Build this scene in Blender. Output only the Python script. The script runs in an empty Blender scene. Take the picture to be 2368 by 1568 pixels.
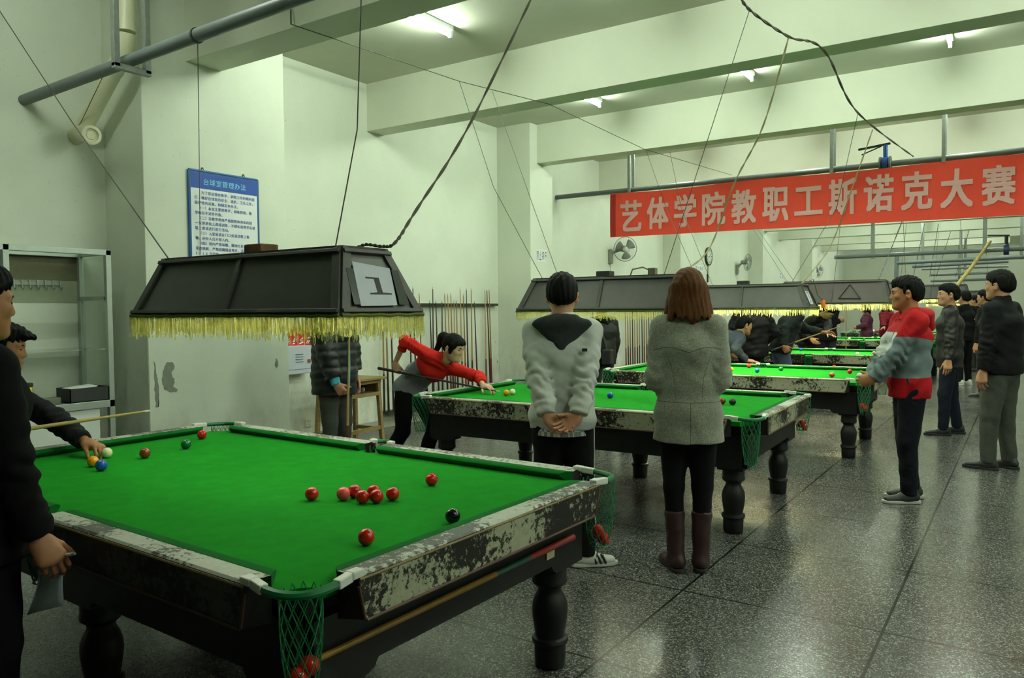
import bpy, math, random
import numpy as np
from mathutils import Vector, Matrix

# ------------------------------------------------------------------ camera, world, exposure
SC = bpy.context.scene
COL = SC.collection
W0, H0 = 2368, 1568
F_PX = 1774.1178
YAW, PITCH, ROLL, CAM_H = math.radians(33.8326), math.radians(-2.23015), math.radians(-0.41879), 1.5053
_d = np.array([-math.sin(YAW) * math.cos(PITCH), math.cos(YAW) * math.cos(PITCH), math.sin(PITCH)])
_r = np.cross(_d, [0, 0, 1]); _r /= np.linalg.norm(_r)
_u = np.cross(_r, _d)
_c, _s = math.cos(ROLL), math.sin(ROLL)
CR = np.array([_c * _r + _s * _u, -_s * _r + _c * _u, _d])
CO = np.array([0, 0, CAM_H])
cam_data = bpy.data.cameras.new('camera')
cam = bpy.data.objects.new('camera', cam_data)
COL.objects.link(cam)
cam_data.sensor_width = 36
cam_data.lens = F_PX / W0 * 36
cam_data.clip_start, cam_data.clip_end = 0.05, 200
cam.matrix_world = Matrix(((CR[0][0], CR[1][0], -CR[2][0], CO[0]), (CR[0][1], CR[1][1], -CR[2][1], CO[1]),
                           (CR[0][2], CR[1][2], -CR[2][2], CO[2]), (0, 0, 0, 1)))
SC.camera = cam
SC.view_settings.view_transform = 'Standard'
SC.view_settings.look = 'None'
SC.view_settings.gamma = 1
SC.view_settings.exposure = 0.48
SC.view_settings.use_curve_mapping = False
world = bpy.data.worlds.new('world')
SC.world = world
world.use_nodes = True
world.node_tree.nodes['Background'].inputs[0].default_value = (0.85, 1.0, 0.78, 1)
world.node_tree.nodes['Background'].inputs[1].default_value = 0.035
TUBE_POWER = 150.0                      # emission strength of the fluorescent ceiling tubes
LAMP_POWER = 90.0                      # tubes inside the lit table lamps


def ray(px, py):
    return CR.T @ np.array([(px - W0 / 2) / F_PX, -(py - H0 / 2) / F_PX, 1.0])


def on_z(px, py, z):
    v = ray(px, py); return CO + (z - CAM_H) / v[2] * v


def on_y(px, py, y):
    v = ray(px, py); return CO + y / v[1] * v


def on_x(px, py, x):
    v = ray(px, py); return CO + x / v[0] * v


def at_d(px, py, t):
    return CO + t * ray(px, py)


# ------------------------------------------------------------------ small tools
def V(*a):
    return np.array(a, float)


def unit(v):
    v = np.asarray(v, float); n = np.linalg.norm(v); return v / n if n > 1e-9 else v


def lin(c):
    return tuple((x / 12.92 if x <= 0.04045 else ((x + 0.055) / 1.055) ** 2.4) for x in (v / 255.0 for v in c))


def tag(o, label=None, cat=None, group=None, kind=None):
    if label: o['label'] = label
    if cat: o['category'] = cat
    if group: o['group'] = group
    if kind: o['kind'] = kind
    return o


def thing(name, label, cat, loc=(0, 0, 0), rz=0.0, group=None):
    o = bpy.data.objects.new(name, None)
    COL.objects.link(o)
    o.empty_display_size = 0.1
    o.location = tuple(float(v) for v in loc); o.rotation_euler = (0, 0, rz)
    return tag(o, label, cat, group)


def copy_tree(o, parent=None, skip=()):
    c = o.copy(); COL.objects.link(c)
    if parent is not None: c.parent = parent
    for ch in list(o.children):
        if ch.name.split('.')[0] in skip: continue
        copy_tree(ch, c, skip)
    return c


class MB:
    """collects verts and faces, then links them as ONE mesh object"""
    def __init__(s):
        s.v = []; s.f = []; s.m = []; s.mi = 0

    def add(s, vs, fs):
        n = len(s.v); s.v.extend([tuple(float(c) for c in p) for p in vs])
        s.f.extend([tuple(i + n for i in f) for f in fs]); s.m.extend([s.mi] * len(fs))
        return s

    def box(s, x0, x1, y0, y1, z0, z1):
        vs = [(x, y, z) for z in (z0, z1) for y in (y0, y1) for x in (x0, x1)]
        return s.add(vs, [(0, 2, 3, 1), (4, 5, 7, 6), (0, 1, 5, 4), (2, 6, 7, 3), (0, 4, 6, 2), (1, 3, 7, 5)])

    def hexa(s, b4, t4):
        return s.add(list(b4) + list(t4), [(3, 2, 1, 0), (4, 5, 6, 7), (0, 1, 5, 4), (1, 2, 6, 5), (2, 3, 7, 6), (3, 0, 4, 7)])

    def bar(s, a, b, w, h, up=(0, 0, 1)):
        a, b = np.asarray(a, float), np.asarray(b, float); d = unit(b - a)
        x = np.cross(d, up)
        x = unit(x) if np.linalg.norm(x) > 1e-4 else V(1, 0, 0)
        y = np.cross(x, d)
        q = [(-1, -1), (1, -1), (1, 1), (-1, 1)]
        return s.hexa([a + x * w / 2 * i + y * h / 2 * j for i, j in q], [b + x * w / 2 * i + y * h / 2 * j for i, j in q])

    def tube(s, pts, r, n=8, cap=True, closed=False):
        P = [np.asarray(p, float) for p in pts]; m = len(P)
        R = r if hasattr(r, '__len__') else [r] * m
        rings = []; pu = None
        for i in range(m):
            if closed: t = unit(P[(i + 1) % m] - P[i - 1])
            else: t = unit(P[min(i + 1, m - 1)] - P[max(i - 1, 0)])
            if pu is None:
                pu = np.cross(t, V(0, 0, 1) if abs(t[2]) < .9 else V(1, 0, 0))
            x = unit(pu - t * (pu @ t)); y = np.cross(t, x); pu = x
            rings.append([P[i] + R[i] * (x * math.cos(2 * math.pi * k / n) + y * math.sin(2 * math.pi * k / n)) for k in range(n)])
        vs = [p for q in rings for p in q]; fs = []
        for i in range(m if closed else m - 1):
            j = (i + 1) % m
            for k in range(n):
                fs.append((i * n + k, i * n + (k + 1) % n, j * n + (k + 1) % n, j * n + k))
        if cap and not closed:
            fs.append(tuple(range(n))[::-1]); fs.append(tuple((m - 1) * n + k for k in range(n)))
        return s.add(vs, fs)

    def lathe(s, prof, n=24, o=(0, 0, 0), axis=(0, 0, 1)):
        a = unit(axis); x = unit(np.cross(a, V(0, 1, 0) if abs(a[1]) < .9 else V(1, 0, 0))); y = np.cross(a, x); o = np.asarray(o, float)
        vs = []; fs = []; m = len(prof)
        for r, z in prof:
            for k in range(n):
                t = 2 * math.pi * k / n
                vs.append(o + a * z + x * r * math.cos(t) + y * r * math.sin(t))
        for i in range(m - 1):
            for k in range(n):
                fs.append((i * n + k, i * n + (k + 1) % n, (i + 1) * n + (k + 1) % n, (i + 1) * n + k))
        fs.append(tuple(range(n))[::-1]); fs.append(tuple((m - 1) * n + k for k in range(n)))
        return s.add(vs, fs)

    def sphere(s, c, r, n=16, m=10, R=None):
        rr = r if hasattr(r, '__len__') else (r, r, r); c = np.asarray(c, float)
        R = np.eye(3) if R is None else R
        vs = [c + R @ V(0, 0, rr[2])]
        for i in range(1, m):
            a = math.pi * i / m
            for k in range(n):
                t = 2 * math.pi * k / n
                vs.append(c + R @ V(rr[0] * math.sin(a) * math.cos(t), rr[1] * math.sin(a) * math.sin(t), rr[2] * math.cos(a)))
        vs.append(c + R @ V(0, 0, -rr[2])); fs = []
        for k in range(n):
            fs.append((0, 1 + k, 1 + (k + 1) % n))
            e = 1 + (m - 2) * n
            fs.append((len(vs) - 1, e + (k + 1) % n, e + k))
        for i in range(m - 2):
            for k in range(n):
                fs.append((1 + i * n + k, 1 + (i + 1) * n + k, 1 + (i + 1) * n + (k + 1) % n, 1 + i * n + (k + 1) % n))
        return s.add(vs, fs)

    def prism(s, poly, o, ax, ay, az, t):
        """polygon in the (ax, ay) plane at o, extruded by t along az"""
        o, ax, ay, az = (np.asarray(q, float) for q in (o, ax, ay, az)); n = len(poly)
        vs = [o + ax * p[0] + ay * p[1] for p in poly] + [o + ax * p[0] + ay * p[1] + az * t for p in poly]
        fs = [tuple(range(n))[::-1], tuple(range(n, 2 * n))] + [(i, (i + 1) % n, n + (i + 1) % n, n + i) for i in range(n)]
        return s.add(vs, fs)

    def sheet(s, rows):
        """grid of points -> quads"""
        n = len(rows[0]); vs = [p for r in rows for p in r]
        return s.add(vs, [(i * n + k, i * n + k + 1, (i + 1) * n + k + 1, (i + 1) * n + k) for i in range(len(rows) - 1) for k in range(n - 1)])

    def build(s, name, mat, parent=None, smooth=True, bevel=0, angle=40, flip=False):
        me = bpy.data.meshes.new(name)
        me.from_pydata(s.v, [], s.f); me.update()
        return link_mesh(name, me, mat, parent, s.m, smooth, bevel, angle)


def link_mesh(name, me, mat, parent=None, mi=None, smooth=True, bevel=0, angle=40, fix=True):
    if fix:
        import bmesh
        bm = bmesh.new(); bm.from_mesh(me); bmesh.ops.recalc_face_normals(bm, faces=bm.faces); bm.to_mesh(me); bm.free()
    for m in (mat if isinstance(mat, (list, tuple)) else [mat]): me.materials.append(m)
    if mi is not None and len(me.polygons) == len(mi): me.polygons.foreach_set('material_index', mi)
    if smooth:
        me.polygons.foreach_set('use_smooth', [True] * len(me.polygons))
        if angle: me.set_sharp_from_angle(angle=math.radians(angle))
    o = bpy.data.objects.new(name, me); COL.objects.link(o)
    if parent is not None: o.parent = parent
    if bevel:
        b = o.modifiers.new('bevel', 'BEVEL'); b.width = bevel; b.segments = 2; b.limit_method = 'ANGLE'; b.angle_limit = math.radians(40)
    return o


# ------------------------------------------------------------------ materials
class N:
    def __init__(s, name):
        s.m = bpy.data.materials.new(name); s.m.use_nodes = True
        s.t = s.m.node_tree; s.b = s.t.nodes['Principled BSDF']

    def new(s, kind, **kw):
        n = s.t.nodes.new(kind)
        for k, v in kw.items():
            if k.startswith('i_'):
                key = k[2:]; key = int(key) if key.isdigit() else key
                if isinstance(v, tuple) and len(v) == 2 and hasattr(v[0], 'outputs'): s.t.links.new(v[0].outputs[v[1]], n.inputs[key])
                else: n.inputs[key].default_value = v
            else: setattr(n, k, v)
        return n

    def link(s, a, i, b, j):
        s.t.links.new(a.outputs[i], b.inputs[j])

    def coord(s, which='Object', scale=(1, 1, 1)):
        c = s.new('ShaderNodeTexCoord'); mp = s.new('ShaderNodeMapping'); mp.inputs['Scale'].default_value = scale
        s.link(c, which, mp, 0); return mp

    def noise(s, scale, detail=2, rough=.5, co=None, which='Object', st=(1, 1, 1)):
        co = co or s.coord(which, st)
        n = s.new('ShaderNodeTexNoise'); n.inputs['Scale'].default_value = scale; n.inputs['Detail'].default_value = detail
        n.inputs['Roughness'].default_value = rough; s.link(co, 0, n, 'Vector'); return n

    def ramp(s, src, i, stops, interp='LINEAR'):
        r = s.new('ShaderNodeValToRGB'); e = r.color_ramp; e.interpolation = interp
        while len(e.elements) < len(stops): e.elements.new(.5)
        for el, (p, c) in zip(e.elements, stops):
            el.position = p; el.color = (*c, 1) if len(c) == 3 else c
        s.link(src, i, r, 0); return r

    def mix(s, fac, a, b, mode='MIX'):
        n = s.new('ShaderNodeMix', data_type='RGBA', blend_type=mode)
        for k, v in ((0, fac), (6, a), (7, b)):
            if isinstance(v, tuple) and len(v) == 2 and hasattr(v[0], 'outputs'): s.link(v[0], v[1], n, k)
            else: n.inputs[k].default_value = v if k == 0 else (*v, 1) if len(v) == 3 else v
        return n

    def math(s, op, a, b=0.0):
        n = s.new('ShaderNodeMath', operation=op)
        for k, v in ((0, a), (1, b)):
            if isinstance(v, tuple): s.link(v[0], v[1], n, k)
            else: n.inputs[k].default_value = v
        return n

    def bump(s, src, i, strength=.2, dist=.01):
        b = s.new('ShaderNodeBump'); b.inputs['Strength'].default_value = strength; b.inputs['Distance'].default_value = dist
        s.link(src, i, b, 'Height'); s.link(b, 0, s.b, 'Normal'); return b

    def set(s, **kw):
        for k, v in kw.items():
            key = {'base': 'Base Color', 'rough': 'Roughness', 'metal': 'Metallic', 'spec': 'Specular IOR Level', 'emit': 'Emission Color',
                   'power': 'Emission Strength', 'sheen': 'Sheen Weight', 'coat': 'Coat Weight', 'trans': 'Transmission Weight', 'alpha': 'Alpha', 'ior': 'IOR',
                   'sss': 'Subsurface Weight'}[k]
            if isinstance(v, tuple) and len(v) == 2 and hasattr(v[0], 'outputs'): s.link(v[0], v[1], s.b, key)
            else: s.b.inputs[key].default_value = (*v, 1) if isinstance(v, tuple) and len(v) == 3 else v
        return s.m


MATS = {}


def plain(name, rgb, rough=.6, metal=0.0, spec=.5, var=0.0, vs=30, bump=0.0, bs=120, st=(1, 1, 1), sheen=0.0, coat=0.0):
    """base colour given as sRGB 0-255, with optional mottling and bump"""
    if name in MATS: return MATS[name]
    n = N(name); c = lin(rgb)
    n.set(base=c, rough=rough, metal=metal, spec=spec, sheen=sheen, coat=coat)
    if var:
        t = n.noise(vs, 4, .6, st=st)
        a = tuple(x * (1 - var) for x in c); b = tuple(min(1, x * (1 + var)) for x in c)
        r = n.ramp(t, 0, [(.3, a), (.7, b)]); n.set(base=(r, 0))
    if bump:
        t = n.noise(bs, 3, .6, st=st); n.bump(t, 0, bump, .004)
    MATS[name] = n.m
    return n.m


def emitter(name, rgb, power):
    n = N(name); n.set(base=rgb, emit=rgb, power=power); return n.m


def wall_paint(name, rgb, stains=.08, chips=0.0, dirt_to=0.0):
    n = N(name); c = lin(rgb)
    co = n.coord('Object')
    a = n.noise(1.3, 5, .6, co); r = n.ramp(a, 0, [(.3, tuple(x * (1 - stains) for x in c)), (.7, tuple(min(1, x * (1 + stains * .4)) for x in c))])
    out = (r, 0)
    if dirt_to:                                     # scuffs and grime on the lower, handled part of the wall
        sep = n.new('ShaderNodeSeparateXYZ'); n.link(co, 0, sep, 0)
        low = n.new('ShaderNodeMapRange', interpolation_type='SMOOTHSTEP'); n.link(sep, 2, low, 0)
        low.inputs[1].default_value = dirt_to * 1.15; low.inputs[2].default_value = 0.15; low.inputs[3].default_value = 0; low.inputs[4].default_value = 1
        b = n.noise(5, 8, .75, n.coord('Object', (1, 1, .6))); br = n.ramp(b, 0, [(.46, (0, 0, 0)), (.68, (1, 1, 1))])
        f = n.math('MULTIPLY', (br, 0), (low, 0)); f2 = n.math('MULTIPLY', (f, 0), .55)
        out = (n.mix((f2, 0), out, tuple(x * .42 for x in c)), 2)
    if chips:
        b = n.noise(38, 5, .7, co); br = n.ramp(b, 0, [(.665, (0, 0, 0)), (.685, (1, 1, 1))]); f = n.math('MULTIPLY', (br, 0), chips)
        out = (n.mix((f, 0), out, lin((92, 96, 82))), 2)
    n.set(base=out, rough=.75, spec=.25)
    t = n.noise(60, 4, .6, co); n.bump(t, 0, .12, .004)
    return n.m


M_WALL = wall_paint('wall_paint', (214, 219, 202), .06)
M_WALL_LOW = wall_paint('wall_paint_scuffed', (214, 219, 202), .07, .5, 1.15)
M_PILLAR = wall_paint('pillar_paint', (214, 219, 202), .08, .35, 1.3)
M_PLASTER = wall_paint('patched_plaster', (200, 208, 190), .10, .5, 0.75)
M_CEIL = wall_paint('ceiling_paint', (196, 198, 180), .07)
M_BEAM = wall_paint('beam_paint', (212, 216, 196), .06)


def terrazzo():
    n = N('terrazzo'); co = n.coord('Object')
    v = n.new('ShaderNodeTexVoronoi', feature='F1'); v.inputs['Scale'].default_value = 160; n.link(co, 0, v, 'Vector')
    sp = n.new('ShaderNodeSeparateColor'); n.link(v, 'Color', sp, 0)
    r = n.ramp(sp, 0, [(0, lin((34, 35, 33))), (.36, lin((70, 71, 67))), (.64, lin((112, 113, 107))), (.84, lin((176, 177, 168)))], 'CONSTANT')
    v2 = n.new('ShaderNodeTexVoronoi', feature='F1'); v2.inputs['Scale'].default_value = 380; n.link(co, 0, v2, 'Vector')
    sp2 = n.new('ShaderNodeSeparateColor'); n.link(v2, 'Color', sp2, 0)
    r2 = n.ramp(sp2, 0, [(0, lin((44, 45, 42))), (.5, lin((92, 93, 88))), (.85, lin((160, 161, 153)))], 'CONSTANT')
    mx = n.mix(.45, (r, 0), (r2, 0))
    sep = n.new('ShaderNodeSeparateXYZ'); n.link(co, 0, sep, 0)
    masks = []
    for ax, off in ((0, 1.5 + 9.7), (1, -2.88 + 9.7)):
        a = n.math('ADD', (sep, ax), off); b = n.math('DIVIDE', (a, 0), .97); c = n.math('FRACT', (b, 0)); d = n.math('SUBTRACT', (c, 0), .5)
        e = n.math('ABSOLUTE', (d, 0)); g = n.math('GREATER_THAN', (e, 0), .5 - .0068); masks.append(g)
    mm = n.math('MAXIMUM', (masks[0], 0), (masks[1], 0))
    dirt = n.noise(.9, 4, .6, co); dr = n.ramp(dirt, 0, [(.3, (.78, .78, .78)), (.7, (1, 1, 1))])
    m2 = n.mix(1.0, (mx, 2), (dr, 0), 'MULTIPLY')
    m3 = n.mix((mm, 0), (m2, 2), lin((14, 15, 14)))
    rn = n.noise(3.0, 5, .6, co); rr = n.ramp(rn, 0, [(.3, (.20, .20, .20)), (.7, (.27, .27, .27))])
    n.set(base=(m3, 2), rough=(rr, 0), spec=.6)
    return n.m


def worn_paint(name, paint, wood, amount, scale=46.0, which='Object'):
    """cream gloss paint flaked off down to dark wood"""
    n = N(name); co = n.coord(which)
    a = n.noise(scale, 12, .76, co); b = n.noise(3.4, 4, .6, co)
    s = n.math('ADD', (a, 0), (n.math('MULTIPLY', (b, 0), .75), 0))
    r = n.ramp(s, 0, [(amount - .012, (0, 0, 0)), (amount + .012, (1, 1, 1))])
    dust = n.noise(40, 4, .6, co); pr = n.ramp(dust, 0, [(.3, tuple(x * .8 for x in lin(paint))), (.7, lin(paint))])
    m = n.mix((r, 0), lin(wood), (pr, 0)); n.set(base=(m, 2), rough=.5, spec=.4)
    n.bump(r, 0, .25, .002)
    return n.m


M_FLOOR = terrazzo()
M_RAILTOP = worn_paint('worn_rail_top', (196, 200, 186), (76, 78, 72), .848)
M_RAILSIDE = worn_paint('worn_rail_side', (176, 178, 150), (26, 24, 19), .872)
M_RAILDARK_SHADE = worn_paint('worn_rail_side_shaded', (70, 68, 62), (20, 20, 17), .95)  # dark grey worn paint, darkened further to carry the shade on that side
M_CLOTH = plain('green_baize', (21, 130, 30), .95, spec=.08, var=.10, vs=14, bump=.15, bs=900, sheen=.0)
M_CUSH = plain('green_cushion_cloth', (10, 98, 34), .9, spec=.12, var=.06, vs=30)
M_BLACKWOOD = plain('black_lacquered_wood', (19, 18, 17), .48, spec=.35, var=.2, vs=9)
M_BEAD = plain('gold_bead', (122, 104, 52), .5, var=.25, vs=40)
M_BROWNTRIM = plain('brown_trim', (84, 52, 34), .5, var=.3, vs=30)
M_WHITEPLASTIC = plain('white_plastic', (222, 226, 216), .35)
M_NET = plain('green_net_cord', (8, 120, 66), .6)
M_COIL = plain('green_coil', (6, 112, 58), .4)
M_GREYPIPE = plain('grey_painted_pipe', (104, 112, 112), .45, var=.06, vs=8)
M_GALV = plain('galvanised_steel', (140, 146, 140), .42, .6, var=.12, vs=25)
M_PVC = plain('cream_pvc', (214, 212, 180), .35)
M_WIRE = plain('dark_wire', (72, 74, 62), .6)
M_CORD = plain('grey_twisted_cord', (98, 96, 78), .7)
M_WHITE = plain('white_paper', (226, 230, 228), .7)
M_BLACK = plain('black_ink', (20, 21, 22), .6)
# ------------------------------------------------------------------ signed-distance bodies (people, cloth)
class SDF:
    """smooth union of rounded shapes, turned into one continuous quad surface"""
    def __init__(s):
        s.p = []

    def _add(s, f, lo, hi, k, op='u'):
        s.p.append((f, np.asarray(lo, float), np.asarray(hi, float), k, op)); return s

    @staticmethod
    def _cuts(d, X, Y, Z, cut):
        for p0, n in cut or ():
            d = np.maximum(d, (X - p0[0]) * n[0] + (Y - p0[1]) * n[1] + (Z - p0[2]) * n[2])
        return d

    def cone(s, a, b, ra, rb, k=.02, op='u', cut=None):
        a, b = np.asarray(a, float), np.asarray(b, float); ab = b - a; L2 = max(ab @ ab, 1e-9)

        def f(X, Y, Z):
            x, y, z = X - a[0], Y - a[1], Z - a[2]
            t = np.clip((x * ab[0] + y * ab[1] + z * ab[2]) / L2, 0, 1)
            d = np.sqrt((x - t * ab[0]) ** 2 + (y - t * ab[1]) ** 2 + (z - t * ab[2]) ** 2) - (ra + (rb - ra) * t)
            return s._cuts(d, X, Y, Z, cut)
        r = max(ra, rb)
        return s._add(f, np.minimum(a, b) - r, np.maximum(a, b) + r, k, op)

    def ell(s, c, r, R=None, k=.02, op='u', cut=None):
        c = np.asarray(c, float); R = np.eye(3) if R is None else np.asarray(R, float); r = np.asarray(r, float); m = r.min()

        def f(X, Y, Z):
            x, y, z = X - c[0], Y - c[1], Z - c[2]
            q = 0; g = 0
            for i in range(3):
                e = x * R[0, i] + y * R[1, i] + z * R[2, i]
                q = q + (e / r[i]) ** 2; g = g + (e / r[i] ** 2) ** 2
            q = np.sqrt(q) + 1e-9; d = q * (q - 1) / (np.sqrt(g) + 1e-9)
            return s._cuts(d, X, Y, Z, cut)
        w = r.max()
        return s._add(f, c - w, c + w, k, op)

    def eseg(s, a, b, wa, wb, X0, k=.04, cut=None, op='u'):
        """elliptic limb from a to b, half widths w=(along X0, across)"""
        a, b = np.asarray(a, float), np.asarray(b, float); ab = b - a; L2 = max(ab @ ab, 1e-9); ax = ab / math.sqrt(L2)
        X0 = unit(X0 - ax * (np.asarray(X0) @ ax)); Y0 = np.cross(ax, X0)

        def f(X, Y, Z):
            x, y, z = X - a[0], Y - a[1], Z - a[2]
            h = x * ax[0] + y * ax[1] + z * ax[2]; L = math.sqrt(L2); t = np.clip(h / L, 0, 1)
            u = x * X0[0] + y * X0[1] + z * X0[2]; v = x * Y0[0] + y * Y0[1] + z * Y0[2]; e = h - t * L
            w1 = wa[0] + (wb[0] - wa[0]) * t; w2 = wa[1] + (wb[1] - wa[1]) * t; w3 = np.minimum(w1, w2) * .8
            q = np.sqrt((u / w1) ** 2 + (v / w2) ** 2 + (e / w3) ** 2) + 1e-9
            g = np.sqrt((u / w1 ** 2) ** 2 + (v / w2 ** 2) ** 2 + (e / w3 ** 2) ** 2) + 1e-9
            return s._cuts(q * (q - 1) / g, X, Y, Z, cut)
        r = max(*wa, *wb)
        return s._add(f, np.minimum(a, b) - r, np.maximum(a, b) + r, k, op)

    def mesh(s, h, disp=None, smooth=1, pre=None):
        lo = np.min([p[1] for p in s.p if p[4] == 'u'], 0) - 3 * h - .02; hi = np.max([p[2] for p in s.p if p[4] == 'u'], 0) + 3 * h + .02
        n = np.ceil((hi - lo) / h).astype(int) + 1
        ax = [lo[i] + h * np.arange(n[i]) for i in range(3)]
        D = np.full(n, .5, np.float32)
        for f, l, u, k, op in s.p:
            pad = k + 3 * h + .02
            i0 = np.maximum(((l - pad - lo) / h).astype(int), 0); i1 = np.minimum(((u + pad - lo) / h).astype(int) + 2, n)
            if (i1 <= i0).any(): continue
            sl = tuple(slice(i0[i], i1[i]) for i in range(3))
            X, Y, Z = ax[0][sl[0]][:, None, None], ax[1][sl[1]][None, :, None], ax[2][sl[2]][None, None, :]
            d = f(X, Y, Z); A = D[sl]
            if op == 'u':
                e = np.maximum(k - np.abs(A - d), 0) / max(k, 1e-6); D[sl] = np.minimum(A, d) - e * e * k * .25
            else:
                d = -d; e = np.maximum(k - np.abs(A - d), 0) / max(k, 1e-6); D[sl] = np.maximum(A, d) + e * e * k * .25
        if pre is not None or disp is not None:
            X, Y, Z = ax[0][:, None, None], ax[1][None, :, None], ax[2][None, None, :]
            if disp is not None: D = D + disp(X, Y, Z)
            if pre is not None: D = pre(D, X, Y, Z)
        return nets(D, lo, h, smooth)


def nets(D, lo, h, smooth=1):
    """surface nets: one vertex per mixed cell, one quad per crossed grid edge"""
    S = D < 0; nx, ny, nz = D.shape
    cnt = np.zeros((nx - 1, ny - 1, nz - 1), np.int8)
    for i in (0, 1):
        for j in (0, 1):
            for k in (0, 1): cnt += S[i:nx - 1 + i, j:ny - 1 + j, k:nz - 1 + k]
    cells = np.argwhere((cnt > 0) & (cnt < 8))
    idx = -np.ones(cnt.shape, np.int64); idx[tuple(cells.T)] = np.arange(len(cells))
    acc = np.zeros((len(cells), 3)); num = np.zeros(len(cells))
    cor = [(i, j, k) for i in (0, 1) for j in (0, 1) for k in (0, 1)]
    val = {c: D[cells[:, 0] + c[0], cells[:, 1] + c[1], cells[:, 2] + c[2]].astype(float) for c in cor}
    for a in cor:
        for ax in range(3):
            if a[ax]: continue
            b = tuple(a[i] + (i == ax) for i in range(3))
            va, vb = val[a], val[b]; m = (va < 0) != (vb < 0)
            t = np.where(m, va / np.where(m, va - vb, 1), 0)
            p = np.zeros((len(cells), 3)) + np.array(a); p[:, ax] += t
            acc += p * m[:, None]; num += m
    P = lo + h * (cells + acc / np.maximum(num, 1)[:, None])
    quads = []
    for ax in range(3):
        u, v = [(1, 2), (2, 0), (0, 1)][ax]
        s1 = [slice(None)] * 3; s2 = [slice(None)] * 3; s1[ax] = slice(0, -1); s2[ax] = slice(1, None)
        A, B = S[tuple(s1)], S[tuple(s2)]
        e = np.argwhere(A != B)
        e = e[(e[:, u] > 0) & (e[:, v] > 0) & (e[:, u] < D.shape[u] - 1) & (e[:, v] < D.shape[v] - 1)]
        if not len(e): continue
        fl = A[tuple(e.T)]
        q = []
        for du, dv in ((-1, -1), (0, -1), (0, 0), (-1, 0)):
            c = e.copy(); c[:, u] += du; c[:, v] += dv; q.append(idx[tuple(c.T)])
        q = np.stack(q, 1); q[~fl] = q[~fl][:, ::-1]; quads.append(q)
    Q = np.concatenate(quads) if quads else np.zeros((0, 4), int)
    for _ in range(smooth):
        s = np.zeros_like(P); c = np.zeros(len(P))
        for a, b in ((0, 1), (1, 2), (2, 3), (3, 0)):
            np.add.at(s, Q[:, a], P[Q[:, b]]); np.add.at(c, Q[:, a], 1)
            np.add.at(s, Q[:, b], P[Q[:, a]]); np.add.at(c, Q[:, b], 1)
        P = P * .5 + .5 * s / np.maximum(c, 1)[:, None]
    return P, Q


def join_meshes(parts):
    """[(P, Q, material index)] -> verts, faces, indices"""
    vs = []; fs = []; mi = []; o = 0
    for P, Q, m in parts:
        vs.append(P); fs.extend([tuple(int(i) + o for i in q) for q in Q]); mi.extend([m] * len(Q)); o += len(P)
    return np.concatenate(vs), fs, mi


def np_mesh(name, P, faces, mat, parent, mi=None, attrs=None, origin=None, angle=0):
    P = np.asarray(P) - (0 if origin is None else np.asarray(origin))
    me = bpy.data.meshes.new(name)
    me.from_pydata(P.tolist(), [], [tuple(int(i) for i in f) for f in faces])
    for k, vals in (attrs or {}).items():
        a = me.attributes.new(k, 'FLOAT', 'POINT'); a.data.foreach_set('value', np.asarray(vals, np.float32))
    me.update()
    return link_mesh(name, me, mat, parent, mi, True, 0, angle, fix=False)


def folds(amp, seed=0, f=1.0, dirz=1.0):
    """cloth folds as a smooth displacement field"""
    r = np.random.RandomState(seed); ph = r.uniform(0, 6.28, 12)

    def d(X, Y, Z):
        wx = X + .03 * np.sin(Z * 9 * f + ph[0]) + .02 * np.sin(Y * 17 * f + ph[1]); wz = Z * dirz + .05 * np.sin(X * 8 * f + ph[2]) + .03 * np.sin(Y * 13 * f + ph[3])
        a = np.sin(wz * 42 * f + 5 * np.sin(wx * 11 * f + ph[4]) + ph[5]) * np.sin(wx * 14 * f + ph[6] + 2 * np.sin(wz * 6))
        b = np.sin(wx * 31 * f + 3 * np.sin(wz * 7 * f + ph[7])) * np.sin(wz * 9 * f + Y * 12 + ph[8])
        return (amp * (.65 * a + .5 * b)).astype(np.float32)
    return d


# ------------------------------------------------------------------ people
def cloth_mat(name, rgb, rough=.85, var=.1, vs=60, bump=.2, bs=300, sheen=.0, spec=.2, crease=.35):
    if name in MATS: return MATS[name]
    n = N(name); c = lin(rgb)
    t = n.noise(vs, 4, .6); r = n.ramp(t, 0, [(.3, tuple(x * (1 - var) for x in c)), (.7, tuple(min(1, x * (1 + var)) for x in c))])
    n.set(base=(r, 0), rough=rough, spec=spec, sheen=sheen); creases(n, crease, bump, bs)
    MATS[name] = n.m; return n.m


def creases(n, crease, bump, bs):
    a = n.noise(9, 1.2, .4, st=(1, 1, 1.5)); a.inputs['Distortion'].default_value = .35; b = n.noise(bs, 3, .6)
    b1 = n.new('ShaderNodeBump'); b1.inputs['Strength'].default_value = crease; b1.inputs['Distance'].default_value = .03; n.link(a, 0, b1, 'Height')
    b2 = n.new('ShaderNodeBump'); b2.inputs['Strength'].default_value = bump; b2.inputs['Distance'].default_value = .004; n.link(b, 0, b2, 'Height'); n.link(b1, 0, b2, 'Normal')
    n.link(b2, 0, n.b, 'Normal')


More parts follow.
